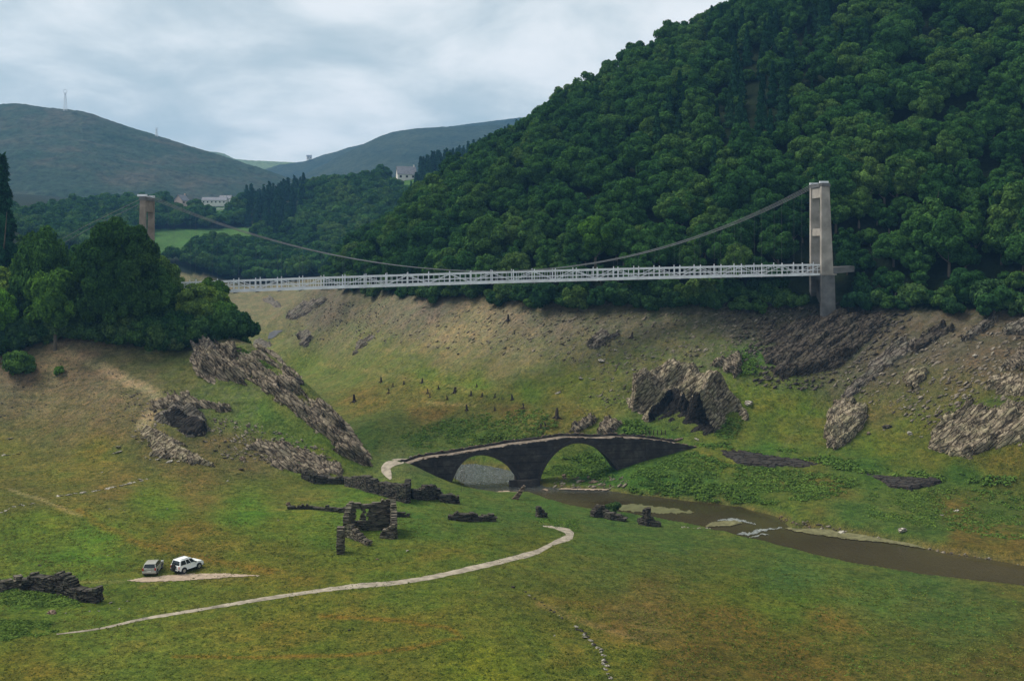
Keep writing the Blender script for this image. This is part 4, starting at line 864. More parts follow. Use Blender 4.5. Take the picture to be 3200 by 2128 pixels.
# masonry faces under the old road
outcrop('dark stone retaining wall of the old road just right of the stone bridge', [(1652, 1036), (1700, 1038), (1760, 1046), (1830, 1053), (1882, 1062), (1893, 1073), (1850, 1081), (1800, 1078), (1755, 1074), (1700, 1073), (1672, 1058)], 0.55, 6, 0.8, m_dark_masonry, 41, 'retaining wall', 'retaining_wall', edge=0.4, amp=0.22, jag=0.5)
outcrop('dark stone retaining wall of the old road nearer the right edge', [(1962, 1082), (2010, 1091), (2080, 1096), (2140, 1101), (2180, 1110), (2150, 1120), (2090, 1129), (2050, 1128), (2018, 1108)], 0.55, 8, 0.8, m_dark_masonry, 42, 'retaining wall', 'retaining_wall', edge=0.4, amp=0.22, jag=0.5)

# ------------------------------------------------------------------ scree
def scree(name, polys, mat, seed):
    rg = np.random.default_rng(seed); vs = []; fs = []; nb = 0; bv_, bf_ = ICO1
    for poly, n, (s0, s1), dens in polys:
        q = dp(poly); xs = [a for a, _ in q]; ys = [b for _, b in q]
        x = rg.uniform(min(xs), max(xs), n*4); y = rg.uniform(min(ys), max(ys), n*4); k = in_poly(x, y, q); x, y = x[k][:n], y[k][:n]
        k = ridged((x*0.75+y*0.7)/26, (x*0.6-y*0.7)/110, 3, seed) > dens; x, y = x[k], y[k]
        for a, b_ in zip(x, y):
            h_ = hit(a, b_); s_ = s0+(s1-s0)*rg.random()**3; d_ = rg.normal(0, 1, (12, 1))*0.22+1
            R3 = np.array(Euler((rg.uniform(-.5, .5), R(-30 if a > 1200 else 30)+rg.uniform(-.3, .3), rg.uniform(-.6, .6))).to_matrix())
            v = (bv_*d_[:len(bv_)]*np.array([1.5, 0.8, 0.5])*s_)@R3.T+np.array([h_.x, h_.y, h_.z+s_*0.12]); vs.append(v); fs.append(bf_+nb); nb += len(v)
    o = link(name, mesh_np(name, np.concatenate(vs), np.concatenate(fs)), mat); stuff(o)
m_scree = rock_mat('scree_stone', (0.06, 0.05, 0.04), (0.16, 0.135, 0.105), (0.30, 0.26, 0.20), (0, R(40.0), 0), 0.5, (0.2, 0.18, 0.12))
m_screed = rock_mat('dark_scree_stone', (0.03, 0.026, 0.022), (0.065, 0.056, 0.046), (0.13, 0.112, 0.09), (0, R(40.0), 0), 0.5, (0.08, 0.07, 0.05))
scree('scree', [([(700, 700), (1600, 720), (1900, 700), (1700, 830), (1500, 870), (1100, 810), (700, 770)], 2600, (0.10, 0.42), -0.15),
    ([(1900, 880), (2070, 770), (2358, 740), (2358, 1030), (2150, 1000), (2050, 950)], 1500, (0.12, 0.55), 0.0),
    ([(480, 950), (620, 980), (780, 1050), (700, 1080), (520, 1060), (470, 1020)], 700, (0.08, 0.40), -0.1),
    ([(300, 900), (420, 900), (360, 1040), (300, 1010)], 260, (0.08, 0.35), 0.0), ([(1380, 840), (1480, 830), (1500, 900), (1430, 930), (1350, 960), (1280, 900)], 300, (0.1, 0.4), 0.0),
    ([(1810, 1190), (1900, 1205), (2100, 1255), (2300, 1290), (2250, 1300), (2000, 1235), (1820, 1212)], 420, (0.08, 0.32), -0.2), ([(1270, 1100), (1450, 1100), (1440, 1125), (1280, 1125)], 120, (0.1, 0.5), -0.5)], m_scree, 5)
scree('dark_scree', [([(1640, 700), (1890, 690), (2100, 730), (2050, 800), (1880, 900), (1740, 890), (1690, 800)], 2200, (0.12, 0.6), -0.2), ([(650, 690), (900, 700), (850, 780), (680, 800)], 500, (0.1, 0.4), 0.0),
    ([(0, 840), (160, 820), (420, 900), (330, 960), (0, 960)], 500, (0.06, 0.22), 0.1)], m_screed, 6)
# ------------------------------------------------------------------ stones
m_st_pale = rock_mat('pale_stone', (0.22, 0.20, 0.16), (0.42, 0.39, 0.33), (0.60, 0.57, 0.50), (0, 0, 0), 1.5, (0.4, 0.38, 0.3))
m_st_dark = rock_mat('dark_stone', (0.03, 0.028, 0.025), (0.07, 0.062, 0.054), (0.13, 0.115, 0.10), (0, 0, 0), 1.5, (0.08, 0.075, 0.05))
m_st_brown = rock_mat('brown_stone', (0.09, 0.06, 0.045), (0.20, 0.14, 0.10), (0.33, 0.26, 0.20), (0, 0, 0), 1.5, (0.2, 0.17, 0.12))
def n3(v, s):
    return (fbm(v[:, 0]+v[:, 2]*0.7, v[:, 1]-v[:, 2]*0.6, 3, s)+fbm(v[:, 1]+5, v[:, 2]+v[:, 0]*0.5, 3, s+4))*0.5
def stone_mesh(name, seed, mat, flat=0.6, sub=ICO3, long=1.5):
    rg = np.random.default_rng(seed); v = sub[0].copy()
    for k in range(9):   # chip flat faces
        d = rg.normal(0, 1, 3); d /= np.linalg.norm(d); lim = rg.uniform(0.55, 0.85)
        q = v@d; v = v-np.maximum(q-lim, 0)[:, None]*d
    v = v*np.array([long, 1.0, flat])*(1+n3(v*2.2, seed)[:, None]*0.25)
    me = mesh_np(name, v, sub[1]); me.materials.append(mat); return me
stones = {k: [stone_mesh('stone', 10*j+i, m, (0.5, 0.65, 0.45)[i % 3], long=(1.3, 1.1, 1.9)[i % 3]) for i in range(3)] for j, (k, m) in enumerate((('p', m_st_pale), ('d', m_st_dark), ('b', m_st_brown)))}
def stone(px, py, wpx, kind, label, group=None, cat='stone', name='stone', tall=1.0, ang=None):
    h_ = hit(px, py); s_ = wpx/F*h_.y/2.6
    o = link(name, random.choice(stones[kind]), None); o.location = h_+Vector((0, 0, s_*0.15*tall)); o.scale = (s_, s_, s_*tall)
    o.rotation_euler = (random.uniform(-.25, .25), ang if ang is not None else random.uniform(-.3, .3), random.uniform(0, 6.28) if ang is None else 0)
    return tag(o, label, cat, group)
def rnd_in(poly, n):
    poly = dp(poly); xs = [a for a, _ in poly]; ys = [b for _, b in poly]; out = []
    while len(out) < n:
        x, y = random.uniform(min(xs), max(xs)), random.uniform(min(ys), max(ys))
        if in_poly(np.array([x]), np.array([y]), poly)[0]: out.append((x, y))
    return out
for poly, n, (w0, w1), kd, lab, grp in [
    ([(1380, 790), (1620, 830), (1480, 900), (1300, 870)], 16, (6, 15), 'p', 'small pale stone on the bare slope left of the hollow crag', 'stones on the slope left of the crag'),
    ([(1980, 800), (2350, 800), (2350, 1030), (2010, 1050), (2030, 900)], 26, (6, 16), 'p', 'small pale stone scattered on the right slope below the wood', 'stones on the right slope'),
    ([(700, 700), (1600, 720), (1500, 800), (760, 830)], 18, (6, 14), 'd', 'small dark stone on the bare upper bank under the suspension bridge', 'dark stones on the far bank'),
    ([(480, 965), (640, 990), (700, 1030), (520, 1040), (470, 1010)], 18, (6, 13), 'p', 'small pale stone in the rubble between the left outcrops', 'stones between the left outcrops'),
    ([(300, 990), (345, 985), (420, 1040), (480, 1072), (330, 1060), (345, 1030)], 20, (9, 20), 'p', 'pale block lying on the rubble ledge at the foot of the left spur', 'blocks on the rubble ledge'),
    ([(1380, 1180), (1490, 1160), (1490, 1190), (1400, 1200)], 1, (6, 9), 'd', 'small dark stone at the edge of the river by the ruins', 'stones by the river ruins'),
    ([(2080, 1255), (2350, 1280), (2350, 1330), (2250, 1310), (2100, 1275)], 12, (6, 16), 'p', 'small pale stone on the far river bank near the right edge', 'stones on the right river bank'),
    ([(1790, 1185), (1880, 1205), (1900, 1215), (1840, 1212), (1800, 1205)], 16, (6, 13), 'b', 'brownish stone on the waterline of the far bank at the river bend', 'stones at the river bend'),
    ([(740, 840), (1150, 900), (1400, 960), (1100, 950), (760, 880)], 10, (5, 9), 'd', 'tiny dark lump on the terrace of the far bank', 'lumps on the far terrace'),
    ([(0, 1090), (560, 1080), (1000, 1260), (900, 1330), (40, 1320)], 10, (5, 11), 'p', 'small pale stone lying in the left meadow', 'stones in the left meadow'),
    ([(0, 860), (330, 880), (330, 980), (0, 1010)], 12, (5, 9), 'd', 'small dark clod on the dry ground below the left thicket', 'clods on the dry ground'),
    ([(1285, 1095), (1410, 1095), (1410, 1120), (1290, 1122)], 12, (9, 24), 'b', 'rusty-brown rock at the water under the right arch of the stone bridge', 'rocks under the right arch'),
    ([(100, 1385), (290, 1375), (300, 1400), (110, 1420)], 6, (7, 15), 'p', 'small stone fallen in the grass below the near-left ruin', 'fallen stones below the near-left ruin')]:
    for x, y in rnd_in(poly, n): stone(x, y, random.uniform(w0, w1), kd, lab, grp)
# lines of footing stones
def row(pts, n, w, kd, lab, grp, jit=3, tall=0.8):
    pts = dp(pts); seg = [math.dist(pts[i], pts[i+1]) for i in range(len(pts)-1)]; tot = sum(seg)
    for i in range(n):
        d = (i+random.uniform(0.1, 0.9))/n*tot; k = 0
        while d > seg[k]: d -= seg[k]; k += 1
        a, c = pts[k], pts[k+1]; f = d/seg[k]
        stone(a[0]+(c[0]-a[0])*f+random.gauss(0, jit), a[1]+(c[1]-a[1])*f+random.gauss(0, jit*0.4), random.uniform(*w), random.choice(kd), lab, grp, tall=tall)
row([(1205, 1362), (1240, 1385), (1262, 1400), (1300, 1428)], 9, (8, 17), 'pd', 'stone in the broken row that starts below the bend of the footpath', 'stones of the broken row below the footpath')
row([(1325, 1442), (1350, 1465), (1375, 1490), (1388, 1510), (1395, 1535), (1403, 1566)], 30, (10, 24), 'ppd', 'stone in the curved row that runs out of the bottom edge right of centre', 'stones of the curved row at the bottom edge')
row([(128, 1143), (180, 1135), (225, 1130), (290, 1115), (345, 1102)], 20, (14, 30), 'p', 'flat pale slab of the old wall footing in the left meadow', 'slabs of the wall footing in the left meadow', 3, 0.25)
row([(0, 1182), (40, 1165), (85, 1158)], 8, (10, 18), 'p', 'flat stone of the old footing beside the track at the left edge', 'slabs beside the track at the left edge', 3, 0.4)
row([(0, 1048), (40, 1045), (55, 1038)], 5, (10, 18), 'p', 'flat pale stone at the left edge above the meadow', 'flat stones at the left edge above the meadow', 2, 0.25)
row([(1560, 1213), (1620, 1217), (1650, 1216)], 9, (6, 14), 'p', 'pale stone in the shallows on the near side of the river', 'stones in the river shallows')
row([(1630, 1200), (1670, 1197), (1700, 1203)], 7, (6, 12), 'p', 'pale stone along the top of the small river islet', 'stones on the river islet')
for x, y, w_, kd, lab, tl_ in [
    (2077, 1222, 42, 'p', 'largest white rock on the grassy far river bank', 0.8), (1285, 905, 16, 'p', 'single bright white stone on the green terrace behind the stone bridge', 0.8),
    (1338, 872, 26, 'p', 'white slab on the slope above the single bright white stone', 0.8), (1385, 830, 34, 'p', 'long tilted white slab high on the bank left of the crag', 0.6),
    (1724, 930, 40, 'p', 'white rock at the right shoulder of the hollow crag', 0.9), (2245, 820, 28, 'p', 'tilted pale slab high on the right slope', 0.8),
    (2168, 1186, 14, 'p', 'small white stone on the bank above the largest white rock', 0.8), (2200, 1177, 20, 'p', 'pale flat stone on the bank under the right retaining wall', 0.5),
    (1940, 1228, 34, 'p', 'white boulder on the gravel bar of the river', 0.7), (1182, 1352, 18, 'd', 'single dark stone in the grass below the bend of the footpath', 1.0),
    (804, 1451, 14, 'd', 'single dark stone in the open foreground meadow', 0.9), (1277, 1463, 9, 'p', 'single small white stone left of the curved row', 0.9),
    (332, 1424, 20, 'p', 'pale stone sitting on the edge of the footpath', 0.9), (118, 1412, 40, 'b', 'flat pinkish stone below the near-left ruin', 0.4),
    (938, 1268, 14, 'p', 'small white stone below the roofless stone house', 0.9), (870, 1288, 18, 'b', 'light brown stone on bare soil near the freestanding wall stump', 0.6),
    (1257, 1137, 42, 'b', 'upright brown boulder with white top on the near river bank by the pier', 1.5), (92, 1302, 16, 'd', 'small dark clump in the meadow above the near-left ruin', 0.6),
    (664, 1164, 22, 'b', 'reddish stone stump at the left end of the low wall line', 1.6), (2000, 1000, 16, 'b', 'brown stump-like stone right of the stubby outcrop', 1.8),
    (2043, 985, 22, 'd', 'dark upright stone in the gully of the right slope', 2.0), (2095, 1000, 22, 'p', 'pale upright stone in the gully of the right slope', 1.4),
    (1562, 1012, 26, 'b', 'brown rock at the right end of the stone bridge parapet', 0.8), (1605, 1012, 18, 'p', 'white stone at the right end of the stone bridge', 0.9),
    (2084, 938, 14, 'p', 'small grey stone in the middle of the right slope', 1.0), (606, 795, 34, 'p', 'pale perched boulder on the crest of the left rock ridge', 0.8), (598, 783, 24, 'p', 'small pale rock balanced above the perched boulder', 0.6),
    (690, 880, 44, 'd', 'round dark boulder on the right edge of the long rock ridge', 1.0), (945, 1053, 12, 'p', 'white stone beside the path end at the stone bridge', 1.2),
    (558, 1058, 30, 'b', 'brown boulder at the foot of the slope left of the slabby outcrop', 0.9), (553, 1080, 22, 'b', 'flat brown stone in the meadow edge below the slabby outcrop', 0.5),
    (273, 1030, 30, 'p', 'tilted pale slab lying left of the rubble ledge', 0.7), (268, 1042, 26, 'p', 'flat white slab lying left of the rubble ledge', 0.4), (22, 1010, 14, 'p', 'small pale stone at the left edge on the dry slope', 0.8)]:
    stone(x*K, y*K, w_*1.0, kd, lab, None, 'stone' if w_ < 30 else 'boulder', 'stone' if w_ < 30 else 'boulder', tl_)
# dark stumps on the far terrace
m_stump = simple('waterlogged_wood', (0.035, 0.026, 0.020), 0.95, 0, 0.4, 4, 0.5)
def stump_mesh(seed):
    rg = random.Random(seed); b_ = MB(); h = 1.0
    b_.tube([(0, 0, -0.4), (0.02, 0, 0.1), (rg.uniform(-.08, .08), 0.03, 0.6), (rg.uniform(-.2, .2), 0.05, 1.0)], [0.34, 0.22, 0.17, 0.10], 8)
    for k in range(5):
        a = k*1.26+rg.uniform(-.3, .3); b_.tube([(0, 0, 0.18), (0.3*math.cos(a), 0.3*math.sin(a), 0.05), (0.62*math.cos(a), 0.62*math.sin(a), -0.15)], [0.12, 0.08, 0.03], 5)
    b_.tube([(0, 0, 0.6), (0.2, 0.05, 0.95)], [0.09, 0.03], 5)
    me = bpy.data.meshes.new('tree_stump'); me.from_pydata(b_.v, [], b_.f); me.update(); me.materials.append(m_stump); return me
stm = [stump_mesh(i) for i in range(3)]
for i, (x, y, s_) in enumerate([(878, 880, 1.4), (905, 890, 1.0), (930, 885, 1.0), (972, 882, 1.3), (985, 905, 1.1), (1010, 895, 0.9), (1046, 905, 1.5), (1050, 900, 1.0), (1085, 910, 1.2), (1110, 913, 1.0), (1140, 915, 1.0), (1180, 920, 1.3), (816, 925, 2.0), (990, 915, 1.0), (1075, 945, 1.4), (1282, 962, 2.2), (1255, 985, 1.2), (1246, 985, 1.0), (1140, 945, 0.9), (1205, 940, 1.2), (1170, 738, 1.7), (1455, 778, 1.5), (895, 905, 1.2), (1030, 920, 1.0), (1098, 890, 0.8)]):
    h_ = hit(x*K, y*K); o = link('tree_stump', stm[i % 3]); o.location = h_; o.scale = (s_, s_, s_); o.rotation_euler = (0, 0, random.uniform(0, 6.28))
    special = {816: 'largest blackened tree stump at the left end of the far terrace', 1282: 'tall blackened tree stump on the slope right behind the stone bridge hump', 1170: 'dark stump standing high on the bank under the suspension bridge', 1455: 'dark stump right of the narrow outcrop halfway up the far bank', 1075: 'squat black stump alone on the brown lower terrace'}
    tag(o, special.get(x, 'small blackened tree stump on the brown terrace of the far bank'), 'tree stump', None if x in special else 'tree stumps on the far terrace')
# ------------------------------------------------------------------ conforming patches
def patch(name, poly, mat, lift=0.05, step=3.0, display=True, wob=4.0, water=False):
    poly = dp(poly) if display else poly; xs = [a for a, _ in poly]; ys = [b for _, b in poly]
    gx = np.arange(min(xs)-2, max(xs)+2, step); gy = np.arange(min(ys)-2, max(ys)+2, step*0.5)
    vid = {}; vs = []; fs = []
    PX, PY = np.meshgrid(gx, gy)
    ins = in_poly(PX+fbm(PX/14, PY/9, 3, 3)*wob, PY+fbm(PX/14+4, PY/9, 3, 7)*wob*0.5, poly)
    def vtx(i, j):
        if (i, j) not in vid:
            h_ = hit(PX[i, j], PY[i, j]) if not water else pt(PX[i, j], PY[i, j], (CZ-WL)*F/(PY[i, j]-HY)); vid[(i, j)] = len(vs); vs.append((h_.x, h_.y, h_.z+lift))
        return vid[(i, j)]
    for i in range(len(gy)-1):
        for j in range(len(gx)-1):
            if ins[i, j] and ins[i+1, j+1]: fs.append((vtx(i, j), vtx(i+1, j), vtx(i+1, j+1), vtx(i, j+1)))
    me = bpy.data.meshes.new(name); me.from_pydata(vs, [], fs); me.update()
    return link(name, me, mat)
def ribbon(name, pts, mat, lift=0.05):
    """pts: display x, y, thickness across in photo pixels (vertical)"""
    pts = [(a*K, b*K, c*K*0.84) for a, b, c in pts]; P2 = []
    for i in range(len(pts)-1):
        p0 = pts[max(i-1, 0)]; p1 = pts[i]; p2 = pts[i+1]; p3 = pts[min(i+2, len(pts)-1)]; n = max(2, int(math.dist(p1[:2], p2[:2])/7))
        for k in range(n):
            f = k/n; P2.append(tuple(0.5*((2*b)+(-a+c)*f+(2*a-5*b+4*c-d)*f*f+(-a+3*b-3*c+d)*f**3) for a, b, c, d in zip(p0, p1, p2, p3)))
    P2.append(pts[-1]); vs = []; fs = []; m = 5
    for i, (x, y, w_) in enumerate(P2):
        a = P2[max(i-1, 0)]; c = P2[min(i+1, len(P2)-1)]; tx, ty = c[0]-a[0], c[1]-a[1]; l = math.hypot(tx, ty)+1e-6; nx, ny = -ty/l, tx/l
        w_ = w_*(1+0.22*float(fbm(np.array([i*0.35]), np.array([2.0]), 3, 4)[0]))
        for k in range(m):
            s_ = (k/(m-1)-0.5)*w_*(1+0.18*float(fbm(np.array([i*0.5+50*(k > 2)]), np.array([8.0]), 3, 4)[0])); h_ = hit(x+nx*s_*1.0, y+ny*s_); vs.append((h_.x, h_.y, h_.z+lift-(0.03 if k in (0, m-1) else 0)))
    for i in range(len(P2)-1):
        for k in range(m-1): q = i*m+k; fs.append((q, q+1, q+m+1, q+m))
    me = bpy.data.meshes.new(name); me.from_pydata(vs, [], fs); me.update(); return struct(link(name, me, mat))
m_path = simple('pale_path', (0.24, 0.21, 0.165), 0.95, 0, 0.4, 0.9, 0.3, 0.1)
m_grav = simple('brown_gravel', (0.28, 0.22, 0.165), 0.95, 0, 0.3, 1.5, 0.4, 0.1)
m_bar = simple('river_gravel', (0.115, 0.11, 0.055), 0.9, 0, 0.5, 1.2, 0.6, 0.1)
ribbon('footpath', [(130, 1460, 3), (230, 1447, 5), (330, 1425, 7), (480, 1400, 8), (600, 1380, 9), (720, 1362, 9), (830, 1348, 13), (900, 1343, 13), (980, 1331, 12), (1080, 1310, 13), (1180, 1286, 14), (1235, 1271, 13), (1280, 1248, 11), (1312, 1236, 20), (1308, 1224, 17), (1282, 1215, 9), (1250, 1211, 2)], m_path)
ribbon('footpath', [(900, 1104, 6), (892, 1090, 26), (888, 1078, 26), (905, 1066, 18), (935, 1061, 11), (962, 1058, 6)], m_path, 0.08)
struct(patch('gravel_clearing', [(285, 1338), (325, 1330), (420, 1321), (520, 1320), (620, 1326), (540, 1329), (430, 1337), (330, 1341)], m_grav, 0.05, wob=3))
struct(patch('gravel_bar', [(1808, 1216), (1850, 1209), (1920, 1212), (2000, 1226), (2090, 1250), (2140, 1266), (2060, 1252), (1960, 1243), (1880, 1232), (1830, 1224)], m_bar, 0.10, water=True))
struct(patch('river_islet', [(1620, 1214), (1640, 1202), (1690, 1198), (1712, 1204), (1680, 1213)], m_bar, 0.10, water=True))
struct(patch('river_shoal', [(1370, 1168), (1450, 1160), (1560, 1170), (1600, 1180), (1540, 1184), (1440, 1176)], simple('weedy_shallows', (0.085, 0.088, 0.035), 0.7, 0, 0.3, 0.8), 0.02, wob=12, water=True))
struct(patch('sand_strip', [(1275, 1128), (1330, 1119), (1440, 1119), (1442, 1128), (1380, 1130)], m_grav, 0.12, water=True))
struct(patch('rapids', [(1692, 1231), (1730, 1222), (1796, 1215), (1800, 1218), (1745, 1228), (1702, 1234)], m_foam, 0.05, wob=14, step=2.0, water=True))
struct(patch('rapids', [(1715, 1238), (1750, 1230), (1770, 1229), (1740, 1237)], m_foam, 0.05, wob=10, step=2.0, water=True))
struct(patch('rapids', [(1640, 1199), (1690, 1192), (1730, 1202), (1745, 1208), (1700, 1200)], m_foam, 0.05, wob=8, water=True))
struct(patch('dark_valley_patch', [(614, 785), (618, 766), (640, 760), (654, 762), (636, 776)], simple('dark_patch_grey', (0.05, 0.05, 0.052), 0.3, 0, 0.1, 0.1), 0.15))  # flat dark grey patch in the distant valley bend

# ------------------------------------------------------------------ low plants
def tufts(name, polys, mat, size, rise, seed, leaves=9, up=0.0):
    rg = np.random.default_rng(seed); cs = []
    for poly, n, sm in polys:
        q = dp(poly); xs = [a for a, _ in q]; ys = [b for _, b in q]
        x = rg.uniform(min(xs), max(xs), n*3); y = rg.uniform(min(ys), max(ys), n*3)
        k = in_poly(x+fbm(x/20, y/12, 3, 5)*16, y+fbm(x/20+3, y/12, 3, 6)*8, q); x, y = x[k][:n], y[k][:n]
        kk = fbm(x/60, y/25, 3, seed) > -0.25; x, y = x[kk], y[kk]
        for a, b_ in zip(x, y):
            h_ = hit(a, b_)
            if h_.z > WL+0.25: cs.append((h_.x, h_.y, h_.z, sm))
    cs = np.array(cs); n = len(cs)
    c = np.repeat(cs, leaves, 0); m = len(c); s_ = c[:, 3:4]*size
    off = rg.normal(0, 1, (m, 3))*np.array([1, 1, 0.5]); off[:, 2] = np.abs(off[:, 2]); nr = off/np.linalg.norm(off, axis=1, keepdims=True)
    P_ = c[:, :3]+off*s_*np.array([0.9, 0.9, rise])
    nr = nr+np.array([0, 0, 0.6]); nr /= np.linalg.norm(nr, axis=1, keepdims=True)
    nr = nr+np.array([0, 0, up]); v, f = leaf_quads(P_, nr, 1.0, rg, 1.7)
    ctr = np.repeat(P_, 4, 0); v = ctr+(v-ctr)*np.repeat(s_, 4, 0)*0.75
    o = link(name, mesh_np(name, v, f), mat); stuff(o); return o
m_lush = leaf_mat('lush_weeds', [(0.055, 0.120, 0.026), (0.070, 0.140, 0.030), (0.088, 0.155, 0.034), (0.11, 0.165, 0.040)], 0.2)
m_olive = leaf_mat('olive_weeds', [(0.060, 0.100, 0.026), (0.085, 0.125, 0.030), (0.115, 0.135, 0.034), (0.15, 0.14, 0.05)], 0.2)
m_tuft = leaf_mat('meadow_tufts', [(0.050, 0.090, 0.022), (0.075, 0.115, 0.027), (0.11, 0.135, 0.032), (0.15, 0.14, 0.05)], 0.15)
tufts('weeds', [([(1460, 1075), (1600, 1040), (1680, 1068), (1900, 1090), (2000, 1110), (1900, 1150), (1700, 1160), (1560, 1150), (1450, 1135)], 2600, 1.0),
    ([(1250, 1090), (1300, 1055), (1370, 1040), (1410, 1080), (1405, 1110), (1320, 1095)], 500, 1.2),
    ([(1600, 1020), (1750, 1025), (1900, 1045), (2000, 1075), (2100, 1085), (2358, 1100), (2358, 1118), (2150, 1108), (1960, 1085), (1880, 1062), (1650, 1035)], 1300, 1.4),
    ([(1050, 960), (1250, 940), (1300, 1000), (1100, 1030), (950, 1030), (900, 1010)], 1100, 1.0),
    ([(0, 1345), (120, 1340), (200, 1375), (180, 1400), (0, 1390)], 700, 0.7), ([(0, 1425), (120, 1430), (150, 1455), (0, 1475)], 500, 0.6),
    ([(1705, 810), (1730, 812), (1740, 860), (1712, 862)], 160, 1.3), ([(810, 1200), (850, 1215), (830, 1250), (800, 1235)], 130, 0.7),
    ([(1230, 1195), (1330, 1200), (1340, 1225), (1260, 1208)], 160, 0.7), ([(2000, 1120), (2358, 1130), (2358, 1250), (2000, 1190)], 1200, 0.8),
    ([(520, 790), (560, 800), (640, 850), (560, 850)], 160, 0.9), ([(1440, 970), (1470, 965), (1500, 1000), (1440, 1000)], 120, 1.3), ([(1500, 1250), (2358, 1370), (2358, 1560), (1900, 1560), (1600, 1400)], 420, 0.5), ([(0, 1200), (700, 1180), (1200, 1230), (800, 1310), (0, 1320)], 260, 0.45), ([(1660, 960), (1720, 965), (1690, 1010), (1640, 1010)], 160, 1.0)], m_lush, 0.34, 0.75, 11, 9, 0.7)
tufts('grass', [([(0, 1080), (500, 1080), (1000, 1130), (1400, 1200), (1750, 1270), (2358, 1400), (2358, 1567), (0, 1567)], 15000, 0.55),
    ([(0, 1080), (500, 1080), (900, 1110), (1250, 1150), (1350, 1220), (1000, 1300), (0, 1330)], 6000, 0.55),
    ([(1350, 1240), (2358, 1400), (2358, 1567), (1200, 1567)], 5000, 0.6),
    ([(520, 780), (850, 1060), (1300, 1000), (1700, 1000), (2358, 1090), (2358, 850), (1700, 870), (1300, 880), (700, 800)], 6000, 0.8),
    ([(150, 800), (560, 930), (880, 1090), (500, 1075), (0, 1070), (0, 960)], 3000, 0.55)], m_tuft, 0.21, 0.7, 12, 7, 0.25)

# ------------------------------------------------------------------ old stone bridge
BL = pt(1275, 1450, 199.0); BR = pt(2180, 1396, 211.5)
bd = Vector((BR.x-BL.x, BR.y-BL.y, 0)); BLEN = bd.length; bd.normalize(); bp_ = Vector((-bd.y, bd.x, 0))   # bp_ points away from the camera
def bs(px, py):
    k = (px-CX)/F; s_ = (k*BL.y-BL.x)/(bd.x-k*bd.y); y = BL.y+s_*bd.y; return s_, CZ-(py-HY)/F*y
topP = [bs(*q) for q in [(1275, 1451), (1317, 1436), (1359, 1428), (1410, 1423), (1513, 1405), (1606, 1389), (1700, 1378), (1765, 1368), (1835, 1368), (1863, 1371), (1933, 1367), (2003, 1369), (2100, 1381), (2180, 1397)]]
def zoom5(l): return [bs(1000+a/2.1436, 1000+b/2.1436) for a, b in l]
a1 = zoom5([(885, 1035), (918, 990), (960, 955), (1010, 925), (1060, 908), (1100, 903), (1150, 912), (1200, 935), (1250, 972), (1300, 1025), (1325, 1070), (1336, 1110)])
a2 = zoom5([(1474, 1095), (1485, 1040), (1512, 980), (1560, 910), (1620, 858), (1680, 832), (1730, 822), (1790, 832), (1860, 868), (1920, 915), (1970, 970), (2005, 1030), (2015, 1060)])
def arch_z(s_, A):
    xs = np.array([q[0] for q in A]); zs = np.array([q[1] for q in A])
    # smooth interpolation of the curve
    return np.interp(s_, xs, zs)
def refine(A):
    xs = np.array([q[0] for q in A]); zs = np.array([q[1] for q in A]); c = (xs[0]+xs[-1])/2; h = (xs[-1]-xs[0])/2
    u = (xs-c)/h; base = min(zs[0], zs[-1])
    w_ = np.sqrt(np.clip(1-u*u, 0, 1)); B = np.stack([np.ones_like(u), w_, u*w_, w_**2, w_**3], -1)
    k, *_r = np.linalg.lstsq(B, zs, rcond=None)
    th = np.linspace(math.pi, 0, 41); uu = np.cos(th); ww = np.sin(th)
    zz_ = np.stack([np.ones_like(uu), ww, uu*ww, ww**2, ww**3], -1)@k
    return list(zip(c+h*uu, zz_))
a1, a2 = refine(a1), refine(a2)
WID = 5.0
stone_br = empty('stone_bridge', BL*1.0, 'old dark stone bridge with two arches crossing the low river', 'bridge')
stone_br.location = (0, 0, 0)
def bw(s_, t_, z): return (BL.x+bd.x*s_+bp_.x*t_, BL.y+bd.y*s_+bp_.y*t_, z)
tx_ = np.array([q[0] for q in topP]); tz_ = np.array([q[1] for q in topP])
ss = sorted(set([round(x, 3) for x in np.arange(-1.5, BLEN+3, 0.4)]+[q[0] for q in a1+a2]))
ss = [s_ for s_ in ss if not any(abs(s_-A[k][0]) < 0.12 and s_ != A[k][0] for A in (a1, a2) for k in (0, -1))]
def topz(s_): return float(np.interp(s_, tx_, tz_))+float(fbm(np.array([s_*1.3]), np.array([1.0]), 3, 8)[0])*0.10-(0.16 if vnoise(np.array([s_*1.7]), np.array([4.0]), 2)[0] > 0.72 else 0)
mb = MB()
def botz(s0, s1):
    m = (s0+s1)/2
    for A in (a1, a2):
        if A[0][0]-1e-4 <= s0 and s1 <= A[-1][0]+1e-4: return arch_z(s0, A), arch_z(s1, A), True
    return 0.5, 0.5, False
NZ = 7
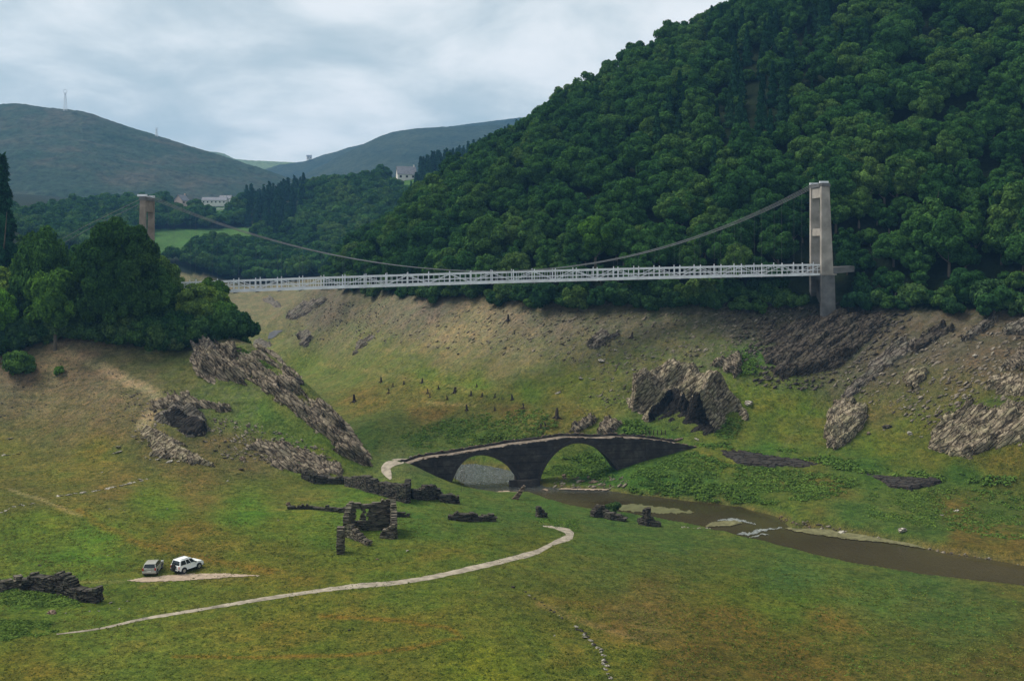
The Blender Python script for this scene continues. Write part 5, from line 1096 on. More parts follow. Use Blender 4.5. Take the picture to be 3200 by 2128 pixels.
for s0, s1 in zip(ss[:-1], ss[1:]):
    b0, b1, ar = botz(s0, s1); t0, t1 = topz(s0), topz(s1)
    for t_, fl in ((0, 0), (WID, 1)):
        for k in range(NZ):
            f0, f1 = k/NZ, (k+1)/NZ
            q = [bw(s0, t_, b0+(t0-b0)*f0), bw(s1, t_, b1+(t1-b1)*f0), bw(s1, t_, b1+(t1-b1)*f1), bw(s0, t_, b0+(t0-b0)*f1)]
            mb.add(q if not fl else q[::-1], [(0, 1, 2, 3)])
    mb.add([bw(s0, 0, t0), bw(s1, 0, t1), bw(s1, 0.42, t1), bw(s0, 0.42, t0)], [(0, 1, 2, 3)])
    mb.add([bw(s0, WID-0.42, t0), bw(s1, WID-0.42, t1), bw(s1, WID, t1), bw(s0, WID, t0)], [(0, 1, 2, 3)])
    r0, r1 = float(np.interp(s0, tx_, tz_))-0.55, float(np.interp(s1, tx_, tz_))-0.55
    mb.add([bw(s0, 0.42, t0), bw(s1, 0.42, t1), bw(s1, 0.42, r1), bw(s0, 0.42, r0)], [(0, 1, 2, 3)])
    mb.add([bw(s0, WID-0.42, r0), bw(s1, WID-0.42, r1), bw(s1, WID-0.42, t1), bw(s0, WID-0.42, t0)], [(0, 1, 2, 3)])
    mb.add([bw(s0, 0, b0), bw(s0, WID, b0), bw(s1, WID, b1), bw(s1, 0, b1)], [(0, 1, 2, 3)])
for A in (a1, a2):
    for k in (0, -1):
        s_ = A[k][0]; z_ = A[k][1]; mb.add([bw(s_, 0, 0.5), bw(s_, WID, 0.5), bw(s_, WID, z_), bw(s_, 0, z_)], [(0, 1, 2, 3)])
m_bri, t, b = new_mat('blackened_masonry'); v = N(t, 'ShaderNodeTexCoord').outputs['Object']
sepb = N(t, 'ShaderNodeSeparateXYZ'); t.links.new(v, sepb.inputs[0])
wz = noise(t, 0.25, 2, 0.5, v); zz2 = mmath(t, 'ADD', mmath(t, 'MULTIPLY', sepb.outputs[2], 1.0), mmath(t, 'MULTIPLY', wz.outputs[0], 0.35))
fr = mmath(t, 'FRACT', mmath(t, 'DIVIDE', zz2, 1.55)); ln = ramp(t, [(0.0, (0.45, 0.45, 0.45)), (0.05, (0.5, 0.5, 0.5)), (0.08, (1, 1, 1)), (0.9, (1.0, 1.0, 1.0)), (1.0, (0.75, 0.75, 0.75))]); t.links.new(fr, ln.inputs[0])
brk = N(t, 'ShaderNodeTexBrick', ins={'Scale': 1.0, 'Mortar Size': 0.02, 'Brick Width': 0.62, 'Row Height': 0.30, 'Color1': (1.15, 1.15, 1.15, 1), 'Color2': (0.8, 0.8, 0.8, 1), 'Mortar': (0.6, 0.6, 0.6, 1)})
cmbb = N(t, 'ShaderNodeCombineXYZ'); t.links.new(sepb.outputs[0], cmbb.inputs[0]); t.links.new(sepb.outputs[2], cmbb.inputs[1]); t.links.new(cmbb.outputs[0], brk.inputs['Vector'])
nm = noise(t, 0.5, 6, 0.65, v); rm = ramp(t, [(0.3, (0.020, 0.017, 0.015)), (0.5, (0.038, 0.033, 0.029)), (0.72, (0.085, 0.073, 0.060))]); t.links.new(nm.outputs[0], rm.inputs[0])
cb = mix(t, 1.0, rm.outputs[0], ln.outputs[0], 'MULTIPLY'); cb = mix(t, 0.8, cb, brk.outputs[0], 'MULTIPLY'); t.links.new(cb, b.inputs['Base Color'])
bump(t, b, mmath(t, 'ADD', brk.outputs['Fac'], noise(t, 3, 5, 0.6, v).outputs[0]), 0.6, 0.06)
mb.build('wall', m_bri, stone_br)
rb = MB()
for s0, s1 in zip(ss[:-1], ss[1:]):
    r0, r1 = float(np.interp(s0, tx_, tz_))-0.53, float(np.interp(s1, tx_, tz_))-0.53
    c0, c1 = r0+0.06, r1+0.06
    rb.add([bw(s0, 0.45, r0), bw(s1, 0.45, r1), bw(s1, 1.6, c1), bw(s0, 1.6, c0), bw(s0, WID-0.45, c0), bw(s1, WID-0.45, c1)], [(0, 1, 2, 3), (3, 2, 5, 4)])
rb.build('roadway', simple('pale_worn_stone', (0.14, 0.115, 0.09), 0.95, 0, 0.6, 0.9, 0.5, 0.1), stone_br)
m_ring = simple('dark_voussoirs', (0.036, 0.031, 0.028), 0.9, 0, 0.4, 2.5, 0.7)
for A in (a1, a2):
    r_ = MB(); cx = sum(q[0] for q in A)/len(A); cz = min(A[0][1], A[-1][1])-1.0
    for k in range(len(A)-1):
        (s0, z0), (s1, z1) = A[k], A[k+1]; o0 = Vector((s0-cx, z0-cz)).normalized()*0.62; o1 = Vector((s1-cx, z1-cz)).normalized()*0.62
        vs = [bw(s0, -0.10, z0-.02), bw(s1, -0.10, z1-.02), bw(s1+o1.x, -0.10, z1+o1.y), bw(s0+o0.x, -0.10, z0+o0.y)]+[bw(s0, 0.05, z0-.02), bw(s1, 0.05, z1-.02), bw(s1+o1.x, 0.05, z1+o1.y), bw(s0+o0.x, 0.05, z0+o0.y)]
        r_.add(vs, [(0, 1, 2, 3), (0, 4, 5, 1), (3, 2, 6, 7), (0, 3, 7, 4), (1, 5, 6, 2)])
    r_.build('arch_ring', m_ring, stone_br)
for px in (1361, 2022):
    s_, _z = bs(px, 1450); b_ = MB(); tz0 = topz(s_)-1.0; b_.add([bw(s_-.3, -.14, 1), bw(s_+.3, -.14, 1), bw(s_+.3, -.14, tz0), bw(s_-.3, -.14, tz0), bw(s_-.3, .05, 1), bw(s_+.3, .05, 1), bw(s_+.3, .05, tz0), bw(s_-.3, .05, tz0)], [(0, 1, 2, 3), (0, 3, 7, 4), (1, 5, 6, 2), (3, 2, 6, 7)]); b_.build('pilaster', m_ring, stone_br)
sa_, _ = bs(1592, 1500); sb_, _ = bs(1686, 1500); b_ = MB()
b_.prism([bw(sa_-.1, -.0, 1), bw(sb_+.1, -.0, 1), bw((sa_+sb_)/2+.6, -1.5, 1), bw((sa_+sb_)/2-.6, -1.5, 1)], (0, 0, 3.3)); b_.build('cutwater', m_bri, stone_br)
rg_ = random.Random(3); b_ = MB()
for i in range(110):
    s_ = rg_.uniform(0, BLEN); z_ = topz(s_); d_ = rg_.uniform(0.2, 0.55); b_.box(bw(s_, rg_.choice((0.2, WID-0.2)), z_+0.02), (d_, rg_.uniform(.2, .4), rg_.uniform(.10, .30)), math.atan2(bd.y, bd.x)+rg_.uniform(-.2, .2))
b_.build('coping_stones', m_st_brown, stone_br)

# ------------------------------------------------------------------ suspension bridge
m_steel = simple('white_painted_steel', (0.60, 0.62, 0.65), 0.5, 0.0, 0.18, 0.7, 0, 0.3)
m_deckd = simple('dark_deck', (0.06, 0.06, 0.06), 0.8)
m_cab = simple('cable_steel', (0.13, 0.135, 0.14), 0.55, 0.2, 0.2, 1.0)
m_conc = simple('weathered_concrete', (0.26, 0.24, 0.215), 0.9, 0, 0.38, 0.3, 0.4, 0.15)
m_concd = simple('stained_concrete', (0.11, 0.11, 0.11), 0.9, 0, 0.4, 0.4, 0.4, 0.15)
ML = Vector((-85.9, 240.0)); MR = Vector((76.4, 252.0)); sx_ = (MR-ML).length; ud = (MR-ML).normalized(); un = Vector((-ud.y, ud.x))
DW = 6.2
zx = []
for px, py in ((699, 915), (1628, 884), (2571, 861)):
    k = (px-CX)/F; s_ = (k*ML.y-ML.x)/(ud.x-k*ud.y); y = ML.y+s_*ud.y; zx.append((s_, CZ-(py-HY)/F*y))
q2 = np.polyfit([a for a, _ in zx], [b for _, b in zx], 2)
def dz(s_): return float(np.polyval(q2, s_))
def sb(s_, t_, z): return (ML.x+ud.x*s_+un.x*t_, ML.y+ud.y*s_+un.y*t_, z)
susp = empty('suspension_bridge', (0, 0, 0), 'long suspension bridge with a white lattice parapet high across the valley', 'bridge')
NP = 32; HT = 2.72; ps = [sx_*i/NP for i in range(NP+1)]
for t_ in (0.0, DW):
    g_ = MB()
    for i in range(NP):
        s0, s1 = ps[i], ps[i+1]; z0, z1 = dz(s0), dz(s1)
        g_.bar(sb(s0, t_, z0+0.28), sb(s1, t_, z1+0.28), 0.22, 0.55)
        g_.bar(sb(s0, t_, z0+1.35), sb(s1, t_, z1+1.35), 0.10, 0.14)
        g_.bar(sb(s0, t_, z0+HT-0.12), sb(s1, t_, z1+HT-0.12), 0.22, 0.34)
        for k in (1, 2, 3):
            s_ = s0+(s1-s0)*k/4; z_ = dz(s_); g_.bar(sb(s_, t_, z_+0.5), sb(s_, t_, z_+HT-0.25), 0.10, 0.10)
        if i % 2: g_.bar(sb(s0, t_+0.02, z0+0.5), sb(s1, t_+0.02, z1+HT-0.2), 0.13, 0.13)
        else: g_.bar(sb(s0, t_+0.02, z0+HT-0.2), sb(s1, t_+0.02, z1+0.5), 0.13, 0.13)
    g_.build('truss', m_steel, susp)
for t_ in (0.0, DW):
    for s_ in ps:
        g_ = MB(); z_ = dz(s_); g_.bar(sb(s_, t_-0.04, z_-0.05), sb(s_, t_-0.04, z_+HT+0.1), 0.26, 0.24); g_.box(sb(s_, t_-.04, z_+HT+0.28), (0.20, 0.20, 0.5), math.atan2(ud.y, ud.x)); g_.build('post', m_steel, susp)
g_ = MB()
for i in range(NP):
    s0, s1 = ps[i], ps[i+1]; z0, z1 = dz(s0), dz(s1)
    g_.add([sb(s0, .3, z0+.35), sb(s1, .3, z1+.35), sb(s1, DW-.3, z1+.35), sb(s0, DW-.3, z0+.35), sb(s0, .3, z0+.12), sb(s1, .3, z1+.12), sb(s1, DW-.3, z1+.12), sb(s0, DW-.3, z0+.12)], [(0, 1, 2, 3), (7, 6, 5, 4), (0, 4, 5, 1), (2, 6, 7, 3)])
g_.build('deck', m_deckd, susp)
g_ = MB()
for s_ in ps: g_.bar(sb(s_, 0.1, dz(s_)-0.08), sb(s_, DW-0.1, dz(s_)-0.08), 0.25, 0.35)
g_.build('floor_beams', m_deckd, susp)
TL_, TR_ = 62.4, 66.3
def cz_(s_, lift=0.0):
    m = sx_*0.505; zm = dz(m)+HT+0.15+lift
    return zm+(TR_-zm)*((s_-m)/(sx_-m))**2 if s_ > m else zm+(TL_-zm)*((m-s_)/m)**2
for t_ in (0.35, DW-0.35):
    for off in (0.0, 0.35):
        g_ = MB(); g_.tube([sb(s_, t_+off*0.6, cz_(s_)+off*((s_-sx_*.5)/(sx_*.5))**2) for s_ in np.linspace(0, sx_, 70)], 0.05, 8); g_.build('cable', m_cab, susp)
    for s_ in ps[1:-1]:
        if cz_(s_)-dz(s_)-HT > 0.4:
            g_ = MB(); g_.bar(sb(s_, t_, dz(s_)+HT), sb(s_, t_, cz_(s_)), 0.022); g_.build('hanger', m_cab, susp)
def pylon(s_, top, base, split, sgn, k=1.0, m_conc=m_conc):
    """portal of two tapered legs; s_ along the bridge"""
    py_ = bpy.data.objects.new('pylon', None); C.objects.link(py_); py_.parent = susp
    zd = dz(min(max(s_, 0), sx_))
    def legbox(g_, t0, z0, z1, w0, w1, th):
        vs = []
        for z_, w_ in ((z0, w0), (z1, w1)):
            for a, c in ((0, 0), (w_*k, 0), (w_*k, th), (0, th)): vs.append(sb(s_+sgn*(a), t0+c, z_))
        g_.add(vs, [(0, 3, 2, 1), (4, 5, 6, 7), (0, 1, 5, 4), (1, 2, 6, 5), (2, 3, 7, 6), (3, 0, 4, 7)])
    t_near, t_far, th = -0.95, DW-0.05, 1.0
    for t0 in (t_near, t_far):
        g_ = MB(); legbox(g_, t0, split, top, 3.0, 2.0, th); g_.build('leg', m_conc, py_)
        g_ = MB(); legbox(g_, t0-0.12, base-3, split-0.02, 3.6, 3.3, th+0.24); g_.build('footing', m_concd, py_)
        g_ = MB(); legbox(g_, t0-0.25, split-0.30, split, 3.75, 3.75, th+0.5); g_.build('ledge', m_conc, py_)
    def cross(name, z0, z1, w_, m_=m_conc, ins=0.25):
        g_ = MB(); vs = []
        for z_ in (z0, z1):
            for a, c in ((ins, t_near+th), (w_*k, t_near+th), (w_*k, t_far), (ins*k, t_far)): vs.append(sb(s_+sgn*a, c, z_))
        g_.add(vs, [(0, 3, 2, 1), (4, 5, 6, 7), (0, 1, 5, 4), (1, 2, 6, 5), (2, 3, 7, 6), (3, 0, 4, 7)]); g_.build(name, m_, py_)
    cross('portal_beam', top-2.6, top-0.02, 1.9)
    cross('portal_beam', top-12.0, top-10.2, 2.1, m_conc, 0.35)
    g_ = MB(); legbox(g_, t_near-0.2, top, top+0.9, 2.25, 2.05, t_far+th-t_near+0.4); g_.build('cap', m_concd, py_)
    g_ = MB(); g_.box(sb(s_+sgn*0.9, t_near+0.8, top+1.15), (2.2, 0.5, 0.5), math.atan2(ud.y, ud.x)); g_.box(sb(s_+sgn*0.9, t_far+0.3, top+1.15), (2.2, 0.5, 0.5), math.atan2(ud.y, ud.x)); g_.build('cable_saddle', m_steel, py_)
    g_ = MB(); vs = []
    for z_ in (base-3, split-1.6):
        for a, c in ((1.3, t_near+th), (2.2, t_near+th), (2.2, t_far), (1.3, t_far)): vs.append(sb(s_+sgn*a, c, z_))
    g_.add(vs, [(0, 3, 2, 1), (4, 5, 6, 7), (0, 1, 5, 4), (1, 2, 6, 5), (2, 3, 7, 6), (3, 0, 4, 7)]); g_.build('base_wall', m_concd, py_)
    return py_
base_r = float(gz(*sb(sx_, 0, 0)[:2])); base_l = float(gz(*sb(0, 0, 0)[:2]))
pylon(sx_-0.6, TR_-0.9, min(base_r, 35), dz(sx_)+0.4, 1); pl = pylon(0.2, TL_-0.9, base_l, dz(0)+0.4, -1, 0.62, simple('brown_weathered_concrete', (0.21, 0.175, 0.145), 0.9, 0, 0.3, 0.5, 0.4, 0.1))
g_ = MB(); g_.add([sb(sx_+2.2, -0.2, dz(sx_)+0.4), sb(sx_+8, -0.2, dz(sx_)+0.9), sb(sx_+8, DW+.2, dz(sx_)+0.9), sb(sx_+2.2, DW+.2, dz(sx_)+0.4), sb(sx_+2.2, -0.2, dz(sx_)+1.9), sb(sx_+8, -0.2, dz(sx_)+2.3), sb(sx_+8, DW+.2, dz(sx_)+2.3), sb(sx_+2.2, DW+.2, dz(sx_)+1.9)], [(0, 3, 2, 1), (4, 5, 6, 7), (0, 1, 5, 4), (1, 2, 6, 5), (2, 3, 7, 6), (3, 0, 4, 7)]); g_.build('approach_parapet', m_concd, susp)
for t_ in (0.35, DW-0.35):
    g_ = MB(); g_.tube([sb(0, t_, TL_), sb(-14, t_, TL_-7), sb(-32, t_, 45)], 0.05, 6); g_.build('cable', m_cab, susp)

# ------------------------------------------------------------------ ruins
m_ruin = rock_mat('ruin_stone', (0.045, 0.040, 0.033), (0.13, 0.112, 0.088), (0.30, 0.26, 0.20), (0, 0, 0), 1.8, (0.10, 0.11, 0.05))
m_ruin_d = rock_mat('dark_ruin_stone', (0.026, 0.023, 0.020), (0.060, 0.053, 0.045), (0.14, 0.122, 0.10), (0, 0, 0), 1.6, (0.075, 0.08, 0.045))
def ruin_wall(pts, prof, mat, th=0.6, seed=0, name='wall', parent=None, course=0.21, openings=(), px=True, base_drop=0.6):
    """pts: list of world (x, y); prof: heights along it (0..1 -> m); coursed rough stones"""
    rg = random.Random(seed); b_ = MB(); pts = [Vector((p_[0], p_[1], 0)) for p_ in pts]
    seg = [(pts[i+1]-pts[i]).length for i in range(len(pts)-1)]; tot = sum(seg); pos = 0.0
    us = [u for u, _ in prof]; hs = [h*(0.86 if h > 1.2 else 1.0) for _, h in prof]; k = 0; acc = 0
    for i, L_ in enumerate(seg):
        d = (pts[i+1]-pts[i]).normalized(); nrm = Vector((-d.y, d.x, 0)); ang = math.atan2(d.y, d.x)
        z = -base_drop; row_ = 0
        while z < max(hs)+0.3:
            s_ = -rg.uniform(0, 0.4); ch = course*rg.uniform(0.8, 1.25)
            while s_ < L_:
                w_ = rg.uniform(0.22, 0.62); m = s_+w_/2; u = (acc+m)/tot; p_ = pts[i]+d*min(max(m, 0), L_)
                g0 = float(gz(p_.x, p_.y)); h_ = float(np.interp(u, us, hs))+rg.uniform(-.14, .14)+0.35*float(fbm(np.array([(acc+m)*0.8]), np.array([seed*1.0]), 3, 2)[0])
                if z < h_ and not any(o0 < u < o1 and z0 < z < z1 for o0, o1, z0, z1 in openings):
                    b_.box((p_.x+nrm.x*rg.uniform(-.05, .05), p_.y+nrm.y*rg.uniform(-.05, .05), g0+z+ch/2), (w_*0.98, th*rg.uniform(0.9, 1.15), ch*1.02), ang+rg.uniform(-.05, .05))
                s_ += w_
            z += ch; row_ += 1
        acc += L_
    o = b_.build(name, mat, parent)
    return o
def gp(x, y): h_ = hit(x*K, y*K); return (h_.x, h_.y)
def single_wall(pts, prof, mat, label, th=0.7, seed=0, cat='ruined wall', group=None, **kw):
    return tag(ruin_wall([gp(*q) for q in pts], prof, mat, th, seed, 'ruined_wall', None, **kw), label, cat, group)
# near-left ruin
single_wall([(50, 1358), (75, 1356), (110, 1362), (150, 1368), (190, 1380), (226, 1386)], [(0, 1.3), (0.15, 2.0), (0.3, 1.7), (0.45, 2.6), (0.6, 2.3), (0.7, 1.4), (0.85, 1.2), (1, 1.7)], m_ruin_d, 'crumbling dark stone wall in the near-left corner of the meadow', 1.2, 1, course=0.24)
single_wall([(-30, 1362), (0, 1360), (50, 1350)], [(0, 1.0), (1, 1.3)], m_ruin, 'low pale rubble wall running off the left edge', 1.0, 2, course=0.22)
# roofless house
hs_ = empty('ruined_house', (*gp(850, 1235), float(gz(*gp(850, 1235)))), 'roofless stone house with square window openings in the middle of the meadow', 'ruined house')
inv_h = Matrix.Translation(-hs_.location)
def hw(pts, prof, th, seed, **kw):
    o = ruin_wall([gp(*q) for q in pts], prof, m_ruin, th, seed, 'wall', None, **kw); o.parent = hs_; o.matrix_parent_inverse = inv_h; return o
hw([(806, 1222), (905, 1218)], [(0, 4.4), (0.7, 4.5), (0.72, 4.9), (1, 5.0)], 0.7, 3, openings=((0.12, 0.25, 1.3, 3.0), (0.34, 0.41, 1.3, 3.0)))
hw([(905, 1218), (908, 1240)], [(0, 5.0), (0.4, 4.2), (1, 2.6)], 0.8, 4)
hw([(806, 1222), (797, 1236)], [(0, 4.4), (0.5, 4.1), (1, 3.4)], 0.8, 5)
hw([(800, 1236), (830, 1246), (850, 1256)], [(0, 2.6), (0.4, 1.2), (1, 0.3)], 0.7, 6)
hw([(908, 1240), (880, 1238)], [(0, 2.2), (1, 0.8)], 0.8, 16)
single_wall([(783, 1276), (786, 1270)], [(0, 3.4), (1, 3.9)], m_ruin, 'freestanding stone wall stump left below the roofless house', 0.9, 7, cat='wall stump')
single_wall([(664, 1172), (720, 1172), (800, 1180)], [(0, 0.5), (0.5, 0.35), (1, 0.6)], m_ruin_d, 'long low wall line running left from the roofless house', 0.6, 8)
single_wall([(908, 1190), (940, 1190)], [(0, 0.5), (1, 0.3)], m_ruin_d, 'short low wall right behind the roofless house', 0.5, 9)
# retaining walls above the meadow
single_wall([(700, 1100), (725, 1112), (760, 1112), (800, 1114)], [(0, 1.5), (0.3, 1.9), (0.6, 1.0), (1, 1.2)], m_ruin_d, 'dark ruined terrace wall at the foot of the low slabby outcrop', 1.0, 10)
single_wall([(800, 1118), (850, 1132), (900, 1146), (938, 1158)], [(0, 1.5), (0.3, 2.2), (0.45, 3.0), (0.6, 2.2), (0.85, 3.0), (1, 3.6)], m_ruin_d, 'tall dark broken wall ending in an upright slab above the meadow', 1.1, 11, course=0.24)
single_wall([(935, 1158), (940, 1140)], [(0, 3.2), (1, 3.0)], m_ruin_d, 'dark upright slab end standing at the corner of the tall broken wall', 0.9, 12)
single_wall([(950, 1148), (975, 1150), (1000, 1148), (1018, 1150)], [(0, 1.6), (0.4, 2.6), (0.75, 2.4), (1, 1.2)], m_ruin_d, 'rounded heap of dark walling between the tall broken wall and the square one', 1.2, 13)
single_wall([(1016, 1155), (1036, 1158), (1056, 1160)], [(0, 1.5), (0.5, 1.9), (1, 1.5)], m_ruin_d, 'square dark block of walling right of the rounded heap', 1.0, 14)
single_wall([(1035, 1196), (1070, 1200), (1095, 1200), (1115, 1199), (1140, 1200)], [(0, 0.4), (0.15, 1.3), (0.5, 1.7), (0.6, 0.8), (0.8, 0.8), (1, 0.9)], m_ruin_d, 'low black wall on the meadow below the left arch of the stone bridge', 0.9, 15)
single_wall([(1238, 1190), (1256, 1190)], [(0, 1.6), (0.5, 1.5), (1, 0.7)], m_ruin_d, 'short black wall stub nearest the head of the footpath', 0.8, 17, cat='wall stub')
single_wall([(1366, 1190), (1385, 1188), (1410, 1196), (1440, 1200)], [(0, 1.3), (0.2, 1.9), (0.4, 1.1), (0.7, 0.9), (1, 0.5)], m_ruin_d, 'black overgrown ruin on the river edge left of the pointed one', 1.2, 18, cat='ruin')
single_wall([(1474, 1206), (1492, 1210), (1520, 1212)], [(0, 1.0), (0.2, 1.1), (0.25, 3.0), (0.5, 3.0), (0.55, 1.3), (1, 0.6)], m_ruin_d, 'black ruin with a pointed chimney-like top on the river edge', 1.1, 19, cat='ruin')
tree('s', hit(1411*K, 1190*K)+Vector((0, 1.2, -0.2)), 0.7, 'bush growing over the black ruin on the river edge', None, 'bush', 'bush', (0.8, 0.8, 0.8))
# driftwood slab and bank ledge by the pier
h_ = hit(1187*K, 1150*K); g_ = MB(); g_.add([(-1.3, 0, -0.6), (0.2, 0, -0.6), (1.9, 0.2, 2.3), (1.5, 0.2, 2.6), (0.0, 0.1, 0.8), (-1.3, 0.5, -0.6), (0.2, 0.6, -0.6), (1.9, 0.6, 2.3), (1.5, 0.6, 2.6), (0.0, 0.6, 0.8)], [(0, 1, 2, 3, 4), (9, 8, 7, 6, 5), (0, 4, 9, 5), (4, 3, 8, 9), (3, 2, 7, 8), (2, 1, 6, 7), (1, 0, 5, 6)])
o = g_.build('stone_slab', m_st_brown, None, bevel=0.08); o.location = h_; tag(o, 'tilted brown slab leaning upward in front of the bridge pier', 'slab')
struct(patch('mud_bank', [(1118, 1137), (1160, 1130), (1196, 1134), (1190, 1147), (1150, 1147)], m_grav, 0.12, water=True))
# bare saplings by the left arch
for i, (x, y, hh_) in enumerate(((1062, 1132, 3.6), (1068, 1130, 4.3), (1048, 1108, 1.8))):
    h_ = hit(x*K, y*K); g_ = MB(); g_.tube([(0, 0, -.3), (0.05, 0, hh_*.5), (0.2*(i-1), 0, hh_)], [0.07, 0.05, 0.02], 6)
    for k in range(4): a = k*1.7; g_.tube([(0.03, 0, hh_*(.4+.12*k)), (0.5*math.cos(a), 0.5*math.sin(a), hh_*(.55+.12*k))], [0.03, 0.01], 4)
    o = g_.build('sapling', m_bark); o.location = h_
    tag(o, ('shorter of the two thin bare saplings in front of the left arch', 'taller of the two thin bare saplings in front of the left arch', 'little bare sapling at the left foot of the left arch')[i], 'sapling')
for i in range(7):   # posts by the bridge end
    h_ = hit((1478+i*9)*K, 1001*K); g_ = MB(); g_.tube([(0, 0, -.3), (0.02, 0, 1.0)], 0.11, 6); o = g_.build('post', m_stump); o.location = h_; tag(o, 'short dark post in the row behind the stone bridge below the crag', 'post', 'posts behind the stone bridge')
for i, (px, py) in enumerate(((2676, 812), (2733, 795))):
    D_ = 262; z_ = float(gz((px-CX)/F*D_, D_)); zt = CZ-(py-HY)/F*D_
    g_ = MB(); g_.tube([(0, 0, 0), (0, 0, zt-z_)], 0.06, 6); o0 = empty('road_sign', ((px-CX)/F*D_, D_, z_), ('white road sign by the trees just right of the right pylon', 'small yellowish road marker farther right of the pylon')[i], 'sign'); g_.build('post', m_steel, o0)
    g2 = MB(); g2.box((0, -0.08, zt-z_+0.2), (0.7-0.2*i, 0.05, 1.0-0.4*i)); g2.build('panel', simple('sign_paint', ((0.7, 0.7, 0.68), (0.6, 0.55, 0.3))[i], 0.5, 0, 0.05), o0)

# ------------------------------------------------------------------ cars
m_glass, t, b = new_mat('car_glass'); b.inputs['Base Color'].default_value = (0.012, 0.016, 0.018, 1); b.inputs['Roughness'].default_value = 0.08; b.inputs['Specular IOR Level'].default_value = 0.5
m_tyre = simple('tyre_rubber', (0.018, 0.018, 0.018), 0.85); m_rim = simple('wheel_rim', (0.45, 0.45, 0.46), 0.35, 0.7, 0.1)
m_plast = simple('black_plastic', (0.03, 0.03, 0.032), 0.6); m_red = simple('tail_lamp', (0.35, 0.02, 0.015), 0.25, 0, 0.1); m_plate = simple('number_plate', (0.7, 0.7, 0.66), 0.4, 0, 0.05)
m_head = simple('head_lamp', (0.7, 0.72, 0.75), 0.1, 0, 0.05)
def car_paint(name, c):
    m, t, b = new_mat(name); b.inputs['Base Color'].default_value = (*c, 1); b.inputs['Roughness'].default_value = 0.3; b.inputs['Coat Weight'].default_value = 0.6; b.inputs['Specular IOR Level'].default_value = 0.5; return m
def car(loc, rz, L_, W_, paint, prof, roof, belt, label, suv):
    """x forward. prof: lower body side outline (x, z); roof: greenhouse outline (x, z) above the belt"""
    c = empty('parked_car', loc, label, 'car', None, rz)
    import bmesh
    me = bpy.data.meshes.new('body'); bm_ = bmesh.new(); n = len(prof)
    def loop(y, ins, P_): return [bm_.verts.new((x*(1-ins*0.06), y, z)) for x, z in P_]
    def shell(P_, ys):
        ls = [loop(y, i_, P_) for y, i_ in ys]; m = len(P_)
        for a, b2 in zip(ls[:-1], ls[1:]):
            for k in range(m): bm_.faces.new((a[k], a[(k+1) % m], b2[(k+1) % m], b2[k]))
        bm_.faces.new(ls[0][::-1]); bm_.faces.new(ls[-1])
    hw_ = W_/2
    shell(prof, [(-hw_*0.93, .7), (-hw_, 0), (hw_, 0), (hw_*0.93, .7)])
    # greenhouse with tumblehome
    zb, zt = belt, max(z for _, z in roof)
    vs = []
    for sgn in (-1, 1):
        row_ = []
        for x, z in roof:
            f = (z-zb)/(zt-zb); row_.append(bm_.verts.new((x, sgn*hw_*(0.93-0.17*f), z)))
        vs.append(row_)
    m = len(roof)
    for k in range(m): bm_.faces.new((vs[0][k], vs[0][(k+1) % m], vs[1][(k+1) % m], vs[1][k]))
    bm_.faces.new(vs[0][::-1]); bm_.faces.new(vs[1])
    bmesh.ops.recalc_face_normals(bm_, faces=bm_.faces); bm_.to_mesh(me); bm_.free()
    body = link('body', me, paint, c); bv = body.modifiers.new('bevel', 'BEVEL'); bv.width = 0.05; bv.segments = 3; bv.limit_method = 'ANGLE'; bv.angle_limit = R(25)
    for p_ in me.polygons: p_.use_smooth = True
    me.set_sharp_from_angle(angle=R(35)) if hasattr(me, 'set_sharp_from_angle') else None
    # windows: panes a little proud of the greenhouse
    def side(sgn, x0, x1, x0t, x1t, z0, z1):
        f0, f1 = (z0-zb)/(zt-zb), (z1-zb)/(zt-zb); y0, y1 = sgn*(hw_*(0.93-0.17*f0)+.012), sgn*(hw_*(0.93-0.17*f1)+.012)
        g_ = MB(); g_.add([(x0, y0, z0), (x1, y0, z0), (x1t, y1, z1), (x0t, y1, z1)], [(0, 1, 2, 3)] if sgn < 0 else [(3, 2, 1, 0)]); g_.build('window', m_glass, c)
    rb_, rt_, ft_, fb_ = roof[0], roof[1], roof[-2], roof[-1]
    z0, z1 = zb+.05, zt-.10
    def xa(p0, p1, z): return p0[0]+(p1[0]-p0[0])*(z-p0[1])/(p1[1]-p0[1])
    xr0, xr1, xf0, xf1 = xa(rb_, rt_, z0), xa(rb_, rt_, z1), xa(fb_, ft_, z0), xa(fb_, ft_, z1)
    cuts = [0.05, 0.36, 0.68, 0.97] if not suv else [0.05, 0.42, 0.70, 0.97]
    for sgn in (-1, 1):
        for k in range(3):
            a, b2 = cuts[k]+.012, cuts[k+1]-.012
            side(sgn, xr0+(xf0-xr0)*a, xr0+(xf0-xr0)*b2, xr1+(xf1-xr1)*(a+.02), xr1+(xf1-xr1)*(b2-.01), z0, z1)
    for (p0, p1, sg) in ((rb_, rt_, -1), (fb_, ft_, 1)):
        xx0, xx1 = xa(p0, p1, z0)+sg*.02, xa(p0, p1, z1)+sg*.02; w0, w1 = hw_*0.82, hw_*0.68
        g_ = MB(); g_.add([(xx0, -w0, z0), (xx0, w0, z0), (xx1, w1, z1), (xx1, -w1, z1)], [(0, 1, 2, 3)] if sg > 0 else [(3, 2, 1, 0)]); g_.build('window', m_glass, c)
    r_ = 0.36 if suv else 0.30
